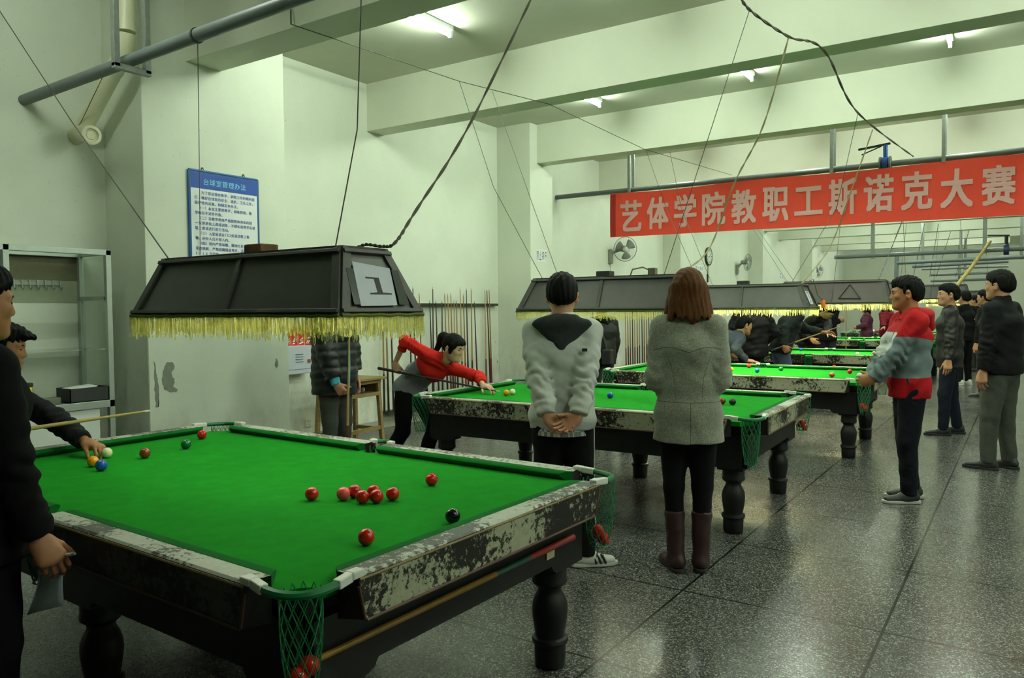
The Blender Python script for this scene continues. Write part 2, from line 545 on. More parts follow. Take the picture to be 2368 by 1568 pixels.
def zoned(name, base, zones, rough=.8, bump=.15):
    """cloth whose panels follow seams stored on the mesh: zones = [(attribute, rgb)], later ones on top"""
    if name in MATS: return MATS[name]
    n = N(name); t = n.noise(70, 4, .6)
    k = n.ramp(t, 0, [(.3, (.9, .9, .9)), (.7, (1, 1, 1))]); out = None
    cur = None
    for at, rgb in zones:
        a = n.new('ShaderNodeAttribute', attribute_name=at)
        f = n.math('GREATER_THAN', (a, 2), 0.0)
        m = n.mix((f, 0), cur if cur else lin(base), lin(rgb)); cur = (m, 2)
    m = n.mix(1.0, cur, (k, 0), 'MULTIPLY'); n.set(base=(m, 2), rough=rough, spec=.2); creases(n, .35, bump, 300)
    MATS[name] = n.m; return n.m


def skin_mat(name, rgb):
    if name in MATS: return MATS[name]
    n = N(name); c = lin(rgb); t = n.noise(25, 4, .6)
    r = n.ramp(t, 0, [(.3, (c[0] * .86, c[1] * .80, c[2] * .78)), (.7, c)])
    n.set(base=(r, 0), rough=.48, spec=.35, sss=.0); MATS[name] = n.m; return n.m


M_SKIN = skin_mat('skin', (188, 140, 108)); M_SKIN_TAN = skin_mat('tanned_skin', (172, 120, 84)); M_SKIN_PALE = skin_mat('fair_skin', (206, 166, 138))
M_EYE = plain('eye_dark', (18, 14, 12), .25); M_LIP = plain('lip', (150, 84, 74), .5)


def hair_mat(name, rgb, st=(60, 60, 6)):
    if name in MATS: return MATS[name]
    n = N(name); c = lin(rgb); t = n.noise(3, 3, .6, st=st); r = n.ramp(t, 0, [(.3, tuple(x * .55 for x in c)), (.7, tuple(x * 1.25 for x in c))])
    n.set(base=(r, 0), rough=.6, spec=.12); n.bump(t, 0, .4, .005); MATS[name] = n.m; return n.m


M_HAIR = hair_mat('black_hair', (13, 12, 11)); M_HAIR_BROWN = hair_mat('auburn_hair', (92, 56, 26))


def ik(a, c, l1, l2, pole):
    a, c = np.asarray(a, float), np.asarray(c, float); d = c - a; L = np.linalg.norm(d)
    if L > (l1 + l2) * .999: c = a + d / L * (l1 + l2) * .999; L = (l1 + l2) * .999; d = c - a
    x = (l1 * l1 - l2 * l2 + L * L) / (2 * L); y = math.sqrt(max(l1 * l1 - x * x, 0)); u = d / L
    p = np.asarray(pole, float) - a; p = p - u * (p @ u)
    return a + u * x + unit(p) * y, c


def axes(f, up):
    f = unit(f); r = unit(np.cross(f, up)); u = np.cross(r, f)
    return np.stack([r, f, u], 1)                    # columns: right, forward, up


HANDS = {'relaxed': ((18, 24, 30, 36), (28, 20), (30, 16)), 'grip': ((62, 66, 70, 74), (80, 42), (34, 34)), 'flat': ((6, 4, 4, 8), (8, 6), (40, 8)),
         'pinch': ((46, 40, 52, 60), (36, 24), (26, 26)), 'bridge': ((16, 20, 22, 26), (30, 20), (46, 6)), 'clasp': ((40, 42, 46, 50), (40, 24), (36, 20))}


def hand_sdf(w, d, n, thumb, pose, S, fore):
    """wrist w, finger direction d, palm normal n, thumb = +1/-1 side sign along cross(d, n)"""
    g = SDF(); d = unit(d); n = unit(n - d * (n @ d)); s = np.cross(d, n) * thumb
    P = lambda x, y, z: w + S * (s * x + d * y + n * z)
    curl, (c2, c3), (spread, tc) = HANDS[pose]
    g.cone(fore, w, .031 * S, .026 * S, .02)
    g.cone(P(.012, .012, 0), P(.026, .082, 0), .019 * S, .0165 * S, .018)
    g.cone(P(0, .012, 0), P(.004, .086, -.002), .019 * S, .0165 * S, .018)
    g.cone(P(-.014, .012, 0), P(-.018, .084, 0), .018 * S, .0155 * S, .018)
    g.cone(P(-.02, .02, .004), P(-.036, .076, .002), .016 * S, .014 * S, .018)
    g.cone(P(.024, .02, .008), P(.03, .05, .012), .018 * S, .016 * S, .016)
    R = lambda v, a: v * math.cos(a) + n * math.sin(a) - d * 0
    for i, (x, y, l1, r0) in enumerate(((.030, .086, .043, .0094), (.008, .091, .048, .0098), (-.014, .088, .044, .0094), (-.034, .080, .034, .0084))):
        b = P(x, y, 0); a = math.radians(curl[i]); fan = s * (.10 - .07 * i) * (1 if pose in ('flat', 'bridge') else .5)
        k = unit(d * math.cos(a) + n * math.sin(a) + fan); e = b + k * l1 * S
        g.cone(P(x * .96, y - .02, 0), b, .011 * S, r0 * 1.06 * S, .008)
        g.cone(b, e, r0 * S, r0 * .9 * S, .004)
        a += math.radians(c2); k = unit(d * math.cos(a) + n * math.sin(a) + fan * .6); e2 = e + k * l1 * .62 * S
        g.cone(e, e2, r0 * .92 * S, r0 * .82 * S, .003)
        a += math.radians(c3); k = unit(d * math.cos(a) + n * math.sin(a) + fan * .4); e3 = e2 + k * l1 * .5 * S
        g.cone(e2, e3, r0 * .84 * S, r0 * .68 * S, .003)
    t0 = P(.026, .018, .008); ta = math.radians(spread)
    k = unit(s * math.sin(ta) * 1.1 + d * math.cos(ta) + n * .35); t1 = t0 + k * .042 * S
    k2 = unit(k + n * math.sin(math.radians(tc)) * .8 - s * math.sin(math.radians(tc)) * .5 + d * .2); t2 = t1 + k2 * .034 * S; t3 = t2 + unit(k2 + n * .15) * .024 * S
    g.cone(t0, t1, .0145 * S, .0115 * S, .012); g.cone(t1, t2, .0112 * S, .0100 * S, .004); g.cone(t2, t3, .0098 * S, .0078 * S, .003)
    return g


def head_sdf(c, A, S, neck, female=False):
    g = SDF(); P = lambda x, y, z: c + S * (A @ V(x, y, z))
    g.ell(P(0, -.012, .032), V(.075, .094, .088) * S, A, .02)
    g.ell(P(0, .02, -.012), V(.066, .070, .085) * S, A, .03)
    jw = .036 if female else .042
    g.cone(P(0, .025, -.04), P(0, .058, -.084), .055 * S, .030 * S, .03)
    for q in (-1, 1):
        g.cone(P(q * .05, .0, -.03), P(q * jw * .55, .052, -.082), .024 * S, .022 * S, .025)
        g.ell(P(q * .042, .058, -.012), V(.022, .020, .02) * S, A, .02)
        g.cone(P(q * .012, .080, .034), P(q * .045, .066, .030), .012 * S, .011 * S, .014)
        g.ell(P(q * .032, .090, .012), V(.018, .013, .011) * S, A, .012, 's')
        g.ell(P(q * .032, .0705, .011), V(.0155, .0125, .011) * S, A, .004)
        g.ell(P(q * .084, -.014, -.002), V(.010, .023, .034) * S, A @ rot3(0, 0, q * -34), .006)
        g.ell(P(q * .092, -.006, 0), V(.006, .010, .016) * S, A, .004, 's')
        g.ell(P(q * .0125, .090, -.025), V(.0085, .009, .007) * S, A, .006)
    g.cone(P(0, .080, .022), P(0, .0965, -.018), .0085 * S, .0112 * S, .012)
    g.cone(P(-.017, .082, -.050), P(.017, .082, -.050), .0075 * S, .0075 * S, .008)
    g.cone(P(-.014, .080, -.062), P(.014, .080, -.062), .0085 * S, .0085 * S, .008)
    g.ell(P(0, .076, -.088), V(.020, .014, .014) * S, A, .015)
    r = .048 if female else .056
    g.cone(P(0, -.022, -.04), neck, r * S, r * 1.1 * S, .03)
    return g


def rot3(x, y, z):
    x, y, z = map(math.radians, (x, y, z))
    Rx = np.array([[1, 0, 0], [0, math.cos(x), -math.sin(x)], [0, math.sin(x), math.cos(x)]])
    Ry = np.array([[math.cos(y), 0, math.sin(y)], [0, 1, 0], [-math.sin(y), 0, math.cos(y)]])
    Rz = np.array([[math.cos(z), -math.sin(z), 0], [math.sin(z), math.cos(z), 0], [0, 0, 1]])
    return Rz @ Ry @ Rx


def face_extras(c, A, S, mi_eye=1, mi_lip=2):
    out = []
    P = lambda x, y, z: c + S * (A @ V(x, y, z))
    m = MB()
    for q in (-1, 1):
        m.sphere(P(q * .032, .0790, .0105), V(.0140, .0062, .0048) * S, 12, 8, A)
        m.tube([P(q * .014, .0905, .029), P(q * .032, .0865, .0335), P(q * .049, .072, .028)], [.0030 * S, .0036 * S, .0020 * S], 6)
    out.append((np.array(m.v), m.f, mi_eye))
    m = MB()
    m.tube([P(-.021, .0815, -.0545), P(0, .0895, -.0535), P(.021, .0815, -.0545)], [.002 * S, .0036 * S, .002 * S], 6)
    m.tube([P(-.017, .0815, -.0605), P(0, .0885, -.0625), P(.017, .0815, -.0605)], [.002 * S, .0046 * S, .002 * S], 6)
    out.append((np.array(m.v), m.f, mi_lip))
    return out


def hair_mesh(c, A, S, style, h, seed=0):
    g = SDF(); P = lambda x, y, z: c + S * (A @ V(x, y, z))
    big = 1.0
    if style in ('short', 'crop', 'spiky'):
        t = {'short': .017, 'crop': .009, 'spiky': .019}[style]
        g.ell(P(0, -.016, .036), V(.076 + t, .095 + t, .092 + t) * S, A, .02)
        g.ell(P(0, -.05, -.01), V(.062 + t, .05 + t, .06) * S, A, .03)
        if style == 'spiky': g.ell(P(0, .098, .078), V(.052, .042, .022) * S, A @ rot3(-18, 0, 0), .03)
        if style != 'crop': g.ell(P(0, .04, .098), V(.052, .045, .024) * S, A, .03)
    elif style == 'long':
        g.ell(P(0, -.014, .034), V(.091, .108, .104) * S, A, .02)
        g.eseg(P(0, -.055, .02), P(0, -.085, -.145), V(.096, .064) * S, V(.118, .050) * S, A[:, 0], .03)
        for q in (-1, 1):
            g.eseg(P(q * .078, -.005, .01), P(q * .110, .0, -.115), V(.028, .05) * S, V(.024, .036) * S, A[:, 0], .03)
    elif style == 'ponytail':
        g.ell(P(0, -.012, .036), V(.088, .106, .102) * S, A, .02)
        g.ell(P(0, .052, .068), V(.066, .044, .036) * S, A, .03)
        for q in (-1, 1): g.cone(P(q * .074, .03, .045), P(q * .080, .025, -.03), .02 * S, .010 * S, .02)
        g.ell(P(0, -.12, .075), V(.04, .045, .04) * S, A, .025)
        g.cone(P(0, -.13, .07), P(0, -.17, -.07), .04 * S, .022 * S, .03)
    r = np.random.RandomState(seed); ph = r.uniform(0, 6, 6)
    Ai = A.T

    def pre(D, X, Y, Z):
        x, y, z = X - c[0], Y - c[1], Z - c[2]
        lx = (Ai[0, 0] * x + Ai[0, 1] * y + Ai[0, 2] * z) / S; ly = (Ai[1, 0] * x + Ai[1, 1] * y + Ai[1, 2] * z) / S; lz = (Ai[2, 0] * x + Ai[2, 1] * y + Ai[2, 2] * z) / S
        if style in ('short', 'crop', 'spiky'):
            zl = np.interp(ly, [-.2, -.085, -.045, -.02, .012, .026, .06, .1], [-.078, -.074, -.045, .034, .026, .034, .058, .062] if style != 'crop' else [-.075, -.07, -.045, .03, .022, .034, .066, .070])
            zl = np.where((np.abs(lx) > .05) & (ly > .004) & (ly < .022) & (style != 'crop'), zl - .04, zl)
        else:
            zl = np.interp(ly, [-.3, -.012, .012, .03, .055, .1], [-.5, -.5, -.06, -.012, .052, .056] if style == 'ponytail' else [-.5, -.5, -.5, -.14, .03, .05])
            if style == 'ponytail': zl = np.where(np.abs(lx) > .058, zl - .03, zl)
        j = .006 * np.sin(lx * 210 + ph[0] + 3 * np.sin(ly * 60)) + .004 * np.sin(lx * 530 + ph[1])
        if style == 'spiky': j = j * 2.2
        if style in ('short', 'crop', 'spiky'):
            th = {'short': .014, 'crop': .007, 'spiky': .015}[style]; u = np.clip((lz - zl) / np.where(ly > .03, .018, .05), 0, 1)
            D = D + th * S * (1 - u * u * (3 - 2 * u)) * np.where(ly > .03, .5, 1.0)
        elif style == 'long':
            zb = -.155 + .02 * np.sin(lx * 38 + ph[5]) + .016 * np.sin(lx * 95 + 3 * np.sin(ly * 40)) + .010 * np.sin(lx * 230)
            D = np.maximum(D, (zb - lz) * S)
        D = np.maximum(D, ((zl + j) - lz) * S)
        st = np.sin(lx * 160 + 4 * np.sin(ly * 22 + ph[2]) + ph[3]) * np.sin(ly * 120 + 3 * np.sin(lx * 25 + lz * 14) + ph[4])
        return D + {'spiky': .006, 'short': .0042, 'crop': .0030}.get(style, .0026) * S * st
    return g.mesh(h, pre=pre, smooth=1)


def person(label, loc, heading, H=1.70, build=1.0, female=False, tilt=(0, 0), twist=0, pelvis=None, head=(0, 0, 0), armL=None, armR=None, legL=None, legR=None,
           skin=None, hair='short', hairmat=None, top=None, bottom=None, shoes=None, res=.012, hres=.005, hand_res=.005, group=None, no_legs=False, no_head=False, pieces=None):
    """heading: degrees, 0 faces +Y, positive turns left. Joint targets are given in the person's own frame (x right, y forward, z up) or,
    when flagged world=True, in room coordinates."""
    skin = skin or M_SKIN; S = H / 1.72; a = math.radians(heading)
    Rz = np.array([[math.cos(a), -math.sin(a), 0], [math.sin(a), math.cos(a), 0], [0, 0, 1]]); loc = np.asarray(loc, float)
    L = lambda x, y, z: loc + Rz @ (S * V(x, y, z))
    D = lambda x, y, z: Rz @ V(x, y, z)
    b = build
    # spine
    pel = L(*(pelvis or (0, 0, .93)))
    t1, t2 = math.radians(tilt[0]), math.radians(tilt[1])
    s1 = D(0, math.sin(t1), math.cos(t1)); s2 = D(0, math.sin(t2), math.cos(t2)); tw = math.radians(twist)
    X1 = D(1, 0, 0); f2 = D(0, math.cos(t2), -math.sin(t2)); X2 = math.cos(tw) * D(1, 0, 0) + math.sin(tw) * f2; 
    waist = pel + S * .17 * s1; chest = waist + S * .20 * s2; nb = chest + S * .19 * s2
    F2 = np.cross(s2, X2)
    shw = (.140 if female else .160) * b ** .5
    sh = {q: nb - S * .072 * s2 + X2 * q * shw * S for q in (-1, 1)}
    hy, hp, hr = head
    Hs = np.stack([D(1, 0, 0), D(0, 1, 0), D(0, 0, 1)], 1)
    AH = Hs @ rot3(0, 0, hy) @ rot3(hp, 0, 0) @ rot3(0, hr, 0)
    hc = nb + S * (.040 * s2 + AH @ V(0, .022, .098)) + S * D(0, .01, .0)
    # legs
    hips = {q: pel + S * (X1 * q * .088 - .045 * V(0, 0, 1)) for q in (-1, 1)}
    J = {}
    for q, spec in ((-1, legL), (1, legR)):
        spec = spec or {}
        an = np.asarray(spec['world'], float) if 'world' in spec else L(*spec.get('a', (q * .10, 0, .085)))
        pole = L(*spec.get('pole', (q * .12, 2.0, .5)))
        kn, an = ik(hips[q], an, .404 * S, .398 * S, pole)
        fd = math.radians(spec.get('turn', q * -10)); J[q] = (kn, an, D(-math.sin(fd), math.cos(fd), 0))
    # arms
    arms = {}
    for q, spec in ((-1, armL), (1, armR)):
        spec = dict(spec or {})
        w = np.asarray(spec['world'], float) if 'world' in spec else L(*spec.get('w', (q * .25, .04, .80)))
        pole = np.asarray(spec['wpole'], float) if 'wpole' in spec else L(*spec.get('pole', (q * .5, -.6, 1.0)))
        al = spec.get('len', 1.0); el, w = ik(sh[q], w, .29 * S * al, .255 * S * al, pole)
        fd = unit(spec['wd']) if 'wd' in spec else (D(*spec['d']) if 'd' in spec else unit(w - el))
        pn = unit(spec['wn']) if 'wn' in spec else D(*spec.get('n', (-q, 0, 0)))
        arms[q] = (el, w, fd, pn, spec.get('pose', 'relaxed'))
    # ---- body: one mesh of skin
    parts = []
    core = SDF()
    core.eseg(pel, waist, (.135 * S, .09 * S), (.12 * S, .085 * S), X1, .05); core.eseg(waist, chest, (.12 * S, .085 * S), (.145 * S, .095 * S), X2, .05)
    core.eseg(chest, nb - .05 * S * s2, (.14 * S, .09 * S), (.09 * S, .06 * S), X2, .05)
    for q in (-1, 1):
        kn, an, fd = J[q]; el, w = arms[q][:2]
        core.cone(sh[q] - X2 * q * .04 * S, sh[q], .05 * S, .045 * S, .04); core.cone(sh[q], el, .042 * S, .036 * S, .03); core.cone(el, w, .035 * S, .025 * S, .02)
        if not no_legs:
            core.cone(hips[q], kn, .07 * S, .05 * S, .04); core.cone(kn, an, .048 * S, .035 * S, .03); core.cone(an, an + fd * .1 * S - V(0, 0, .05 * S), .03 * S, .025 * S, .02)
    core.cone(nb - .06 * S * s2, nb + .03 * S * s2, .06 * S, .05 * S, .04)
    P, Q = core.mesh(.018 * S); parts.append((P, Q, 0))
    if not no_head:
        P, Q = head_sdf(hc, AH, S * 1.06, nb, female).mesh(hres); parts.append((P, Q, 0)); parts += face_extras(hc, AH, S * 1.06)
    for q in (-1, 1):
        el, w, fd, pn, pose = arms[q]
        if pose == 'none': continue
        th = -1 if q > 0 else 1
        # thumb lies on the side given by the hand: right hand -> cross(d, n) sign
        P, Q = hand_sdf(w, fd, pn, -th * 1.0, pose, S * (.92 if female else 1.0), w + (el - w) * .55).mesh(hand_res); parts.append((P, Q, 0))
    Pm, Fm, mi = join_meshes(parts)
    body = np_mesh('person', Pm, Fm, [skin, M_EYE, M_LIP], None, mi, origin=loc)
    body.location = tuple(loc); tag(body, label, 'person', group)
    org = loc
    # ---- hair
    if not no_head and hair:
        P, Q = hair_mesh(hc, AH, S * 1.06, hair, hres, seed=int(abs(loc[0]) * 100))
        np_mesh('hair', P, Q, hairmat or M_HAIR, body, origin=org)
    # ---- trousers
    bt = bottom or {}
    if not no_legs:
        fit = bt.get('fit', 1.0); g = SDF(); hem = bt.get('hem', .06)
        g.eseg(pel - V(0, 0, .05 * S), pel + s1 * .09 * S, (.165 * S * b, .115 * S * b), (.15 * S * b, .11 * S * b), X1, .04)
        for q in (-1, 1):
            kn, an, fd = J[q]; low = an + (an - kn) * ((.085 - hem) / .415 * 1.0)
            g.cone(hips[q] - X1 * q * .006 * S, kn, .094 * S * b * (1 + (fit - 1) * .4), .066 * S * fit, .035)
            g.cone(kn, low, .064 * S * fit, .050 * S * fit * bt.get('flare', 1.0), .02, cut=[(low, unit(low - kn))])
        P, Q = g.mesh(res, disp=folds(bt.get('folds', .005), 3 + int(abs(loc[1]) * 10), .8))
        np_mesh('trousers', P, Q, bt.get('mat', plain('dark_trousers', (26, 27, 30), .85)), body, origin=org)
    # ---- shoes
    so = shoes or {}
    if not no_legs:
        for q in (-1, 1):
            kn, an, fd = J[q]; base = V(an[0], an[1], an[2] - .085 * S); up = V(0, 0, 1)
            sd = np.cross(fd, up)
            g = SDF(); hl = so.get('heel', 0)
            T = lambda x, y, z: base + S * (sd * x + fd * y + up * (z))
            g.cone(T(0, -.045, .048), T(0, .03, .05), .038 * S, .042 * S, .02, cut=[(T(0, 0, .014), -up)])
            g.eseg(T(0, .0, .045), T(q * -.004, .165, .028), (.040 * S, .038 * S), (.042 * S, .024 * S), sd, .03, cut=[(T(0, 0, .014), -up)])
            if so.get('boot'):
                bh = so['boot']; tp = an + unit(kn - an) * bh * S
                g.cone(T(0, -.02, .06), an + unit(kn - an) * bh * S, .047 * S, .060 * S, .03, cut=[(tp, unit(kn - an))])
            else:
                g.cone(T(0, -.03, .06), T(0, -.028, .10), .038 * S, .036 * S, .02, cut=[(T(0, 0, .105), up)])
            P, Q = g.mesh(min(res, .009), disp=folds(.0035, 5, 1.3) if so.get('boot') else None)
            o = np_mesh('boot' if so.get('boot') else 'shoe', P, Q, so.get('mat', plain('dark_shoe', (24, 24, 26), .5)), body, origin=org)
            out = [(.0, -.092), (.026, -.082), (.040, -.045), (.036, .02), (.044, .10), (.036, .165), (.012, .202), (-.014, .202), (-.036, .17), (-.044, .10), (-.036, .02), (-.040, -.045), (-.026, -.082)]
            m = MB(); m.prism([(x * S * 1.02, y * S) for x, y in out], base - org + V(0, 0, .001), sd, fd, up, .022 * S)
            m.build('sole', so.get('sole', plain('dark_sole', (30, 30, 30), .7)), o, True, .004)
            for st in so.get('stripes', ()):
                m = MB(); m.tube([T(q * .041 * .92, st, .022) - org, T(q * .036, st - .012, .05) - org, T(q * .02, st - .025, .072) - org], .006 * S, 6); m.build('stripe', M_WHITEPLASTIC, o)
    # ---- jacket
    tp = top or {}
    pf = tp.get('puff', .022) * S; g = SDF(); hemz = tp.get('hem', -.02)          # hem: metres below the pelvis joint
    hemp = pel - s1 * hemz * S if not tp.get('hemv') else pel - V(0, 0, hemz * S)
    fl = tp.get('flare', 0.0)
    wp = (.150 * S * b + pf, .108 * S * b + pf); ww = (.138 * S * b + pf, .105 * S * b + pf); wc = (.158 * S * b + pf, .115 * S * b + pf)
    if female: ww = (.122 * S * b + pf, .09 * S * b + pf); wc = (.140 * S * b + pf, .108 * S * b + pf)
    dn = s1 if hemz < .1 else unit(s1 * .4 + V(0, 0, 1))
    lowp = pel - dn * (hemz + .06) * S
    hemp = pel - dn * hemz * S
    g.eseg(lowp, pel, (wp[0] + fl, wp[1] + fl), wp, X1, .04, cut=[(hemp, -dn)])
    cut = [(hemp, -dn)]
    g.eseg(pel, waist, wp, ww, X1, .05, cut=cut); g.eseg(waist, chest, ww, wc, X2, .05, cut=cut)
    g.eseg(chest, nb - .085 * S * s2, wc, (.110 * S + pf * .8, .070 * S + pf * .8), X2, .05)
    for q in (-1, 1):
        el, w = arms[q][:2]; cw = w + unit(el - w) * tp.get('cuffs', {}).get(q, tp.get('cuff', .012)) * S; ar = tp.get('arm', 1.0)
        g.cone(nb - s2 * .030 * S + X2 * q * .045 * S, sh[q] - X2 * q * .012 * S, .050 * S + pf * .4, .048 * S + pf * .6, .04)
        g.cone(sh[q], el, (.050 * S + pf * .8) * ar, (.045 * S + pf * .75) * ar, .03)
        g.cone(el, cw, (.045 * S + pf * .72) * ar, (.036 * S + pf * .55) * ar, .02, cut=[(cw, unit(w - el))])
    if tp.get('collar', True):
        g.cone(nb - s2 * .04 * S, nb + s2 * tp.get('collar_h', .035) * S + F2 * .005 * S, .078 * S, .068 * S, .03, cut=[(nb + s2 * tp.get('collar_h', .035) * S, s2)])
    if not no_head:                                  # open neck so the throat shows
        ntop = nb + s2 * .12 * S + F2 * .03 * S
        g.cone(nb + s2 * .01 * S + F2 * .012 * S, ntop, .058 * S, .066 * S, .006, 's')
    fo = folds(tp.get('folds', .006), 11 + int(abs(loc[0] * 31)), 1.0)
    quilt = tp.get('quilt', 0)

    def disp(X, Y, Z):
        d = fo(X, Y, Z)
        wr = tp.get('wrinkle', .007)
        for q in (-1, 1):                            # creases gathered round the elbows and down the sleeves
            el, w = arms[q][:2]; sx = sh[q]; ua, fa = unit(el - sx), unit(w - el)
            su = (X - el[0]) * ua[0] + (Y - el[1]) * ua[1] + (Z - el[2]) * ua[2]; sf = (X - el[0]) * fa[0] + (Y - el[1]) * fa[1] + (Z - el[2]) * fa[2]
            du = np.sqrt(np.maximum((X - el[0]) ** 2 + (Y - el[1]) ** 2 + (Z - el[2]) ** 2 - np.minimum(su, 0) ** 2, 0)); df = np.sqrt(np.maximum((X - el[0]) ** 2 + (Y - el[1]) ** 2 + (Z - el[2]) ** 2 - np.maximum(sf, 0) ** 2, 0))
            near = np.exp(-(np.minimum(du, df) / .085) ** 4)
            k = np.sin(su * 95 + 2.2 * np.sin(X * 40 + Y * 31 + q)) * np.exp(-(su / .16) ** 2) + .8 * np.sin(sf * 105 + 2.0 * np.sin(Y * 42 + Z * 23 + q * 2)) * np.exp(-((sf - .08) / .14) ** 2)
            d = d + (wr * near * k).astype(np.float32)
        if quilt: d = d + quilt * (np.abs(np.sin((Z + .02 * np.sin(X * 9)) * math.pi / .075)) * -1 + .5).astype(np.float32)
        return d
    P, Q = g.mesh(res, disp=disp)
    at = {}
    for k, fn in (tp.get('zones') or {}).items():
        lp = (P - loc) @ Rz / S
        at[k] = fn(lp, dict(P=P, pel=pel, waist=waist, chest=chest, nb=nb, s2=s2, s1=s1, X2=X2, F2=F2, sh=sh, arms=arms, S=S))
    jk = np_mesh(tp.get('name', 'jacket'), P, Q, tp.get('mat', plain('dark_jacket', (28, 28, 30), .8)), body, attrs=at, origin=org)
    info = dict(body=body, jacket=jk, nb=nb, hc=hc, AH=AH, S=S, sh=sh, arms=arms, s2=s2, s1=s1, X2=X2, F2=F2, X1=X1, chest=chest, waist=waist, pel=pel, J=J, org=org, Rz=Rz, L=L, D=D, hips=hips)
    if tp.get('hood'):
        hd = SDF(); k = tp['hood']
        for q in (-1, 1):
            hd.cone(nb - F2 * .070 * S - s2 * .012 * S, nb + X2 * q * .078 * S + F2 * .01 * S - s2 * .012 * S, .040 * S, .032 * S, .03)
            hd.cone(nb + X2 * q * .078 * S + F2 * .01 * S - s2 * .012 * S, nb + X2 * q * .040 * S + F2 * .085 * S - s2 * .055 * S, .030 * S, .014 * S, .02)
        wv = k.get('wide', .135); dp = k.get('drop', .12); bk = k.get('back', 0)
        hd.eseg(nb - F2 * (.075 + bk) * S - s2 * .03 * S, nb - F2 * (.125 + bk) * S - s2 * (.03 + dp) * S, (wv * S, .050 * S), (.030 * S, .030 * S), X2, .04)
        hd.ell(nb - F2 * (.085 + bk) * S - s2 * .02 * S, V(wv * .86, .050, .045) * S, np.stack([X2, F2, s2], 1), .04)
        hd.cone(nb - s2 * .03 * S, nb + s2 * .13 * S + F2 * .04 * S, .062 * S, .07 * S, .01, 's')
        P, Q = hd.mesh(res * .8, disp=folds(.006, 21, 1.2))
        info['hood'] = np_mesh('hood', P, Q, k.get('mat'), jk, origin=org)
    return info
# ------------------------------------------------------------------ the room
XL, XR, Y0, Y1, ZC = -6.824, 6.5, -5.0, 37.0, 4.3
T = 0.2


def struct(name, mb, mat, bevel=0, parent=None):
    o = mb.build(name, mat, parent, smooth=False, bevel=bevel)
    if parent is None: o['kind'] = 'structure'
    return o


struct('floor', MB().box(XL - T, XR + T, Y0 - T, Y1 + T, -.1, 0), M_FLOOR)
struct('ceiling', MB().box(XL - T, XR + T, Y0 - T, Y1 + T, ZC, ZC + .15), M_CEIL)
wl = struct('wall_left', MB().box(XL - T, XL, Y0, Y1, 0, ZC), M_WALL_LOW)
struct('wall_right', MB().box(XR, XR + T, Y0, Y1, 0, ZC), M_WALL)
struct('wall_back', MB().box(XL, XR, Y1, Y1 + T, 0, ZC), M_WALL)
struct('wall_front', MB().box(XL, XR, Y0 - T, Y0, 0, ZC), M_WALL)
for i, (ya, yb, x) in enumerate(((3.70, 5.20, -6.22), (9.80, 10.45, -6.22), (16.3, 17.1, -6.4), (22.7, 23.5, -6.4), (28.9, 29.6, -6.4))):
    p = struct('trim_%d' % (i + 1), MB().box(XL - .02, x, ya, yb, 0, ZC), M_PILLAR, .006)
    if i == 0:
        # replastered lower coat with a ragged top edge, and two bare grey patches
        rnd = random.Random(4); top = [(ya + .004 + (yb - ya - .008) * k / 40, 1.32 + .03 * rnd.uniform(-1, 1)) for k in range(41)]
        m = MB(); m.prism([(ya + .004, .004), (yb - .004, .004)] + top[::-1], (x, 0, 0), (0, 1, 0), (0, 0, 1), (1, 0, 0), .004)
        struct('plaster_coat', m, M_PLASTER, 0, p)
        MP = plain('bare_cement', (118, 124, 110), .85, var=.12, vs=30)

        def blob(pts, dx=.0045):
            q0 = [on_x(px, py, x) for px, py in pts]; q = []; rb = random.Random(len(pts) * 7 + int(pts[0][0]))
            for a_, b_ in zip(q0, q0[1:] + q0[:1]):
                for k_ in range(5): q.append(a_ + (b_ - a_) * k_ / 5 + V(0, rb.uniform(-.006, .006), rb.uniform(-.006, .006)))
            m = MB(); m.prism([(a[1], a[2]) for a in q], (x + .0005, 0, 0), (0, 1, 0), (0, 0, 1), (1, 0, 0), dx); struct('plaster_patch', m, MP, 0, p)
        blob([(385, 838), (398, 836), (404, 850), (396, 862), (403, 880), (400, 893), (411, 900), (407, 906), (392, 907), (380, 900), (374, 880), (377, 855)], .006)
        blob([(638, 828), (643, 836), (642, 848), (638, 852), (634, 842)], .006)
        blob([(356, 836), (361, 860), (364, 880), (367, 915), (366, 942), (360, 940), (357, 900)], .006)
for i, (ya, yb) in enumerate(((4.12, 4.48), (6.99, 7.28), (10.0, 10.27), (13.2, 13.5), (16.4, 16.7), (19.6, 19.9), (22.8, 23.1), (26, 26.3), (29.2, 29.5), (32.4, 32.7), (.95, 1.25), (-2.2, -1.9))):
    struct('trim_%d' % (i + 10), MB().box(XL - .01, XR, ya, yb, 3.72, ZC + .02), M_BEAM, .004)
# a shallow ledge line where wall meets ceiling in the second bay, and a low skirting band
struct('baseboard_left', MB().box(XL - .01, XL + .012, 5.2, 9.8, 0, .10), plain('skirting_paint', (150, 156, 140), .6, var=.1))

